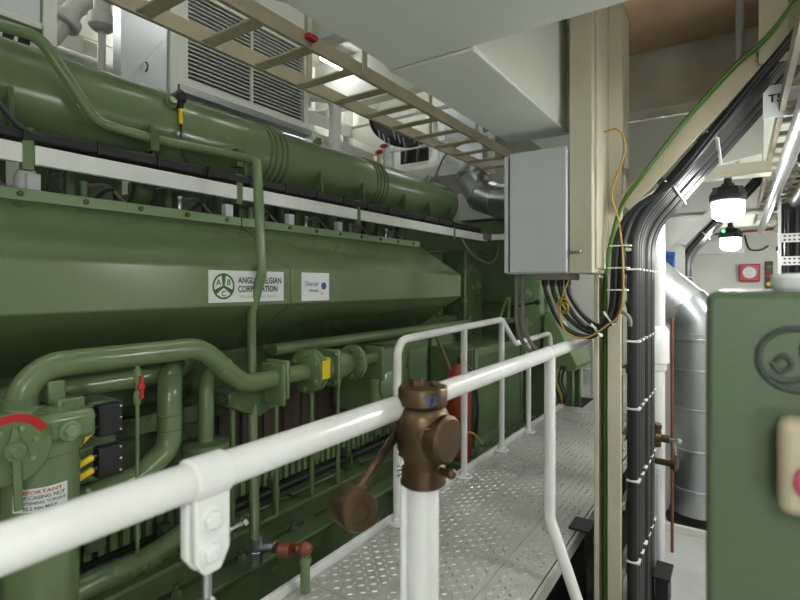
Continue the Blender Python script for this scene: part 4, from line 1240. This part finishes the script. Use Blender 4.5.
for k, (z, y0, y1, r) in enumerate(((2.98, .6, 3.0, .05), (3.36, .4, 2.0, .045), (2.72, .6, 3.2, .06))):
    tag(build('wall_pipe', MB().tube([(-4.15, y0, z), (-4.15, y1 + 4, z)], r, 0, 14), M['wall']), ('white horizontal pipe high on the left wall', 'white horizontal pipe uppermost on the left wall', 'thick white horizontal pipe lowest on the left wall')[k], 'pipe')
ep = P(335, 100, X=-3.3)
t = thing('elbow_pipe', (ep.x, ep.y, 2.4), 'white painted pipe with elbow and flange rising beside the louvred unit', 'pipe')
build('pipe', MB().tube([(ep.x, ep.y, 2.2), (ep.x, ep.y, ep.z + .02), (ep.x - .25, ep.y - .22, ep.z + .05)], .062, .09, 18), M['white'], t)
build('flange', MB().lathe((ep.x - .17, ep.y - .15, ep.z + .04), (-.75, -.66, .09), [(.12, 0), (.12, .03), (.12, .035), (.12, .065)], 20), M['wall'], t)
# upper gallery with rail, panel and red hand wheels
UG = thing('upper_gallery', (-3.4, 6.0, 2.5), 'white gallery deck with rail behind the manifold end', 'gallery')
build('deck_edge', MB().box(-4.6, -1.0, 5.20, 5.23, 2.93, 3.06), M['wall'], UG)
build('deck', MB().box(-4.6, -1.0, 5.23, 7.9, 3.02, 3.06), M['wall'], UG)
build('top_rail', MB().tube([(-4.5, 5.24, 3.75), (-1.75, 5.24, 3.75)], .025, 0, 12), M['white'], UG)
build('mid_rail', MB().tube([(-4.5, 5.24, 3.34), (-1.75, 5.24, 3.34)], .02, 0, 12), M['white'], UG)
for x in (-4.4, -3.7, -3.0, -2.3):
    build('post', MB().box(x - .03, x + .03, 5.21, 5.27, 3.06, 3.77), M['white'], UG)
cc = thing('cable_swag', P(390, 130, X=-3.0), 'sagging bunch of black cables under the cream ladder', 'cables')
for k in range(7):
    d = k * .03
    build('cable', MB().tube(spline([P(370, 117, X=-3.0) + Vector((0, d * .4, d * .5)), P(376, 132 - k * 2.2, X=-3.0), P(392, 143 - k * 2.0, X=-3.0), P(410, 146 - k * 1.6, X=-3.0), P(424, 142 - k, X=-3.0)]), .022, 0, 10), M['black'], cc)
    for u in (380, 392, 406):
        pass
for k in range(9):
    q = P(378 + k * 5, 130 + (k % 3) * 4, X=-2.97)
    build('cable_tie', MB().bar(q, q + Vector((0, .04, -.09)), .006, .010, (1, 0, 0)), M['tie'], cc)
dk = thing('cable_cabinet', P(412, 160, Y=5.7), 'open white cabinet full of dark cables on the upper gallery', 'cabinet')
a_, b_ = P(400, 166, Y=5.7), P(428, 146, Y=5.7)
build('cabinet_frame', MB().box(a_.x - .12, b_.x + .12, 5.72, 5.95, 3.065, b_.z + .30), M['white'], dk, .01)
build('opening', MB().box(a_.x, b_.x, 5.712, 5.72, a_.z + .02, b_.z + .12), M['rubber'], dk)
for k in range(9):
    x = a_.x + .03 + k * (b_.x - a_.x - .06) / 8
    build('cable', MB().tube([(x, 5.70, a_.z + .03), (x + .03, 5.68, (a_.z + b_.z) / 2 + .05), (x - .01, 5.70, b_.z + .11)], .016, .05, 8), M['greycable'] if k % 4 == 1 else M['black'], dk)
rr = 0
for (u, v, lab) in ((325, 149, 'small red hand wheel beside the white elbow pipe'), (379, 152, 'small red hand wheel above the blue tag'), (388, 170, 'small red hand wheel just over the manifold'), (384, 146, 'red valve knob below the black cable swag')):
    q = P(u, v, X=-3.3)
    t = thing('hand_wheel', q, lab, 'valve wheel')
    build('wheel', MB().torus(q, (.3, -.6, .9), .036, .011).cyl(q + Vector((0, 0, -.012)), q + Vector((0, 0, .012)), .034, 14), M['red'], t)
    build('stem', MB().cyl(q, q + Vector((0, 0, -.25)), .015, 8), M['white'], t)
tag(build('yellow_tag', MB().box(-3.31, -3.295, P(379, 160, X=-3.3).y - .02, P(379, 160, X=-3.3).y + .02, P(379, 163, X=-3.3).z, P(379, 155, X=-3.3).z), M['yellow']), 'small yellow tag under a red hand wheel', 'tag')
tag(build('white_locker', MB().box(-4.1, -3.45, 3.55, 4.6, 2.2, 3.15), M['wall'], None, .01), 'white casing standing behind the manifold beside the elbow pipe', 'casing')
gcb = thing('grey_switch_cabinet', (-2.6, 6.5, 3.1), 'grey switch cabinet with coloured lights on the upper gallery', 'cabinet')
a_, b_ = P(433, 165, Y=6.0), P(455, 128, Y=6.0)
a_.z = 3.065
build('cabinet', MB().box(a_.x, b_.x + .05, 6.0, 6.27, a_.z, b_.z + .3), M['panelgrey'], gcb, .008)
build('side_strip', MB().box(a_.x - .10, a_.x - .01, 6.0, 6.27, a_.z, b_.z + .3), M['white'], gcb)
for k, m_ in enumerate(('gcable', 'yellow', 'inkred', 'gcable', 'red')):
    build('light', MB().lathe((a_.x - .05, 6.0, a_.z + .12 + k * .07), (0, -1, 0), [(.022, 0), (.022, .014), (0, .016)], 12), M[m_], gcb)
tag(build('silver_trunk', MB().box(b_.x + .08, b_.x + .45, 5.9, 6.27, a_.z, 4.3), M['galv'], None, .006), 'silver sheet trunk standing on the upper gallery', 'duct')
# silver segmented elbow
se_ = thing('segmented_elbow', P(480, 190, Y=5.0), 'silver segmented duct elbow above the generator', 'duct')
p0, p1, p2, p3 = P(462, 178, Y=5.0), P(474, 190, Y=5.0), P(488, 197, Y=4.95), P(506, 198, Y=4.9)
r0 = .175
segs = [P(478, 163, Y=5.05), P(472, 178, Y=5.02), P(482, 195, Y=5.0), P(498, 201, Y=4.95), P(530, 202, Y=4.85)]
for a, b in zip(segs[:-1], segs[1:]):
    build('segment', MB().tube([a, b], r0, 0, 30), M['galv'], se_)
for s_, (a, b) in zip(segs[1:-1], zip(segs[:-2], segs[2:])):
    build('seam', MB().torus(s_, b - a, r0 + .002, .006, seg=30), M['galv'], se_)
build('support', MB().box(p3.x - .3, p3.x + .12, 4.95, 5.0, p3.z - .42, p3.z - .36), M['white'], se_)
tag(build('white_cross_duct', MB().box(-2.75, -1.2, 5.3, 5.9, 2.40, 2.72), M['wall'], None, .01), 'white rectangular trunk lying over the generator', 'duct')
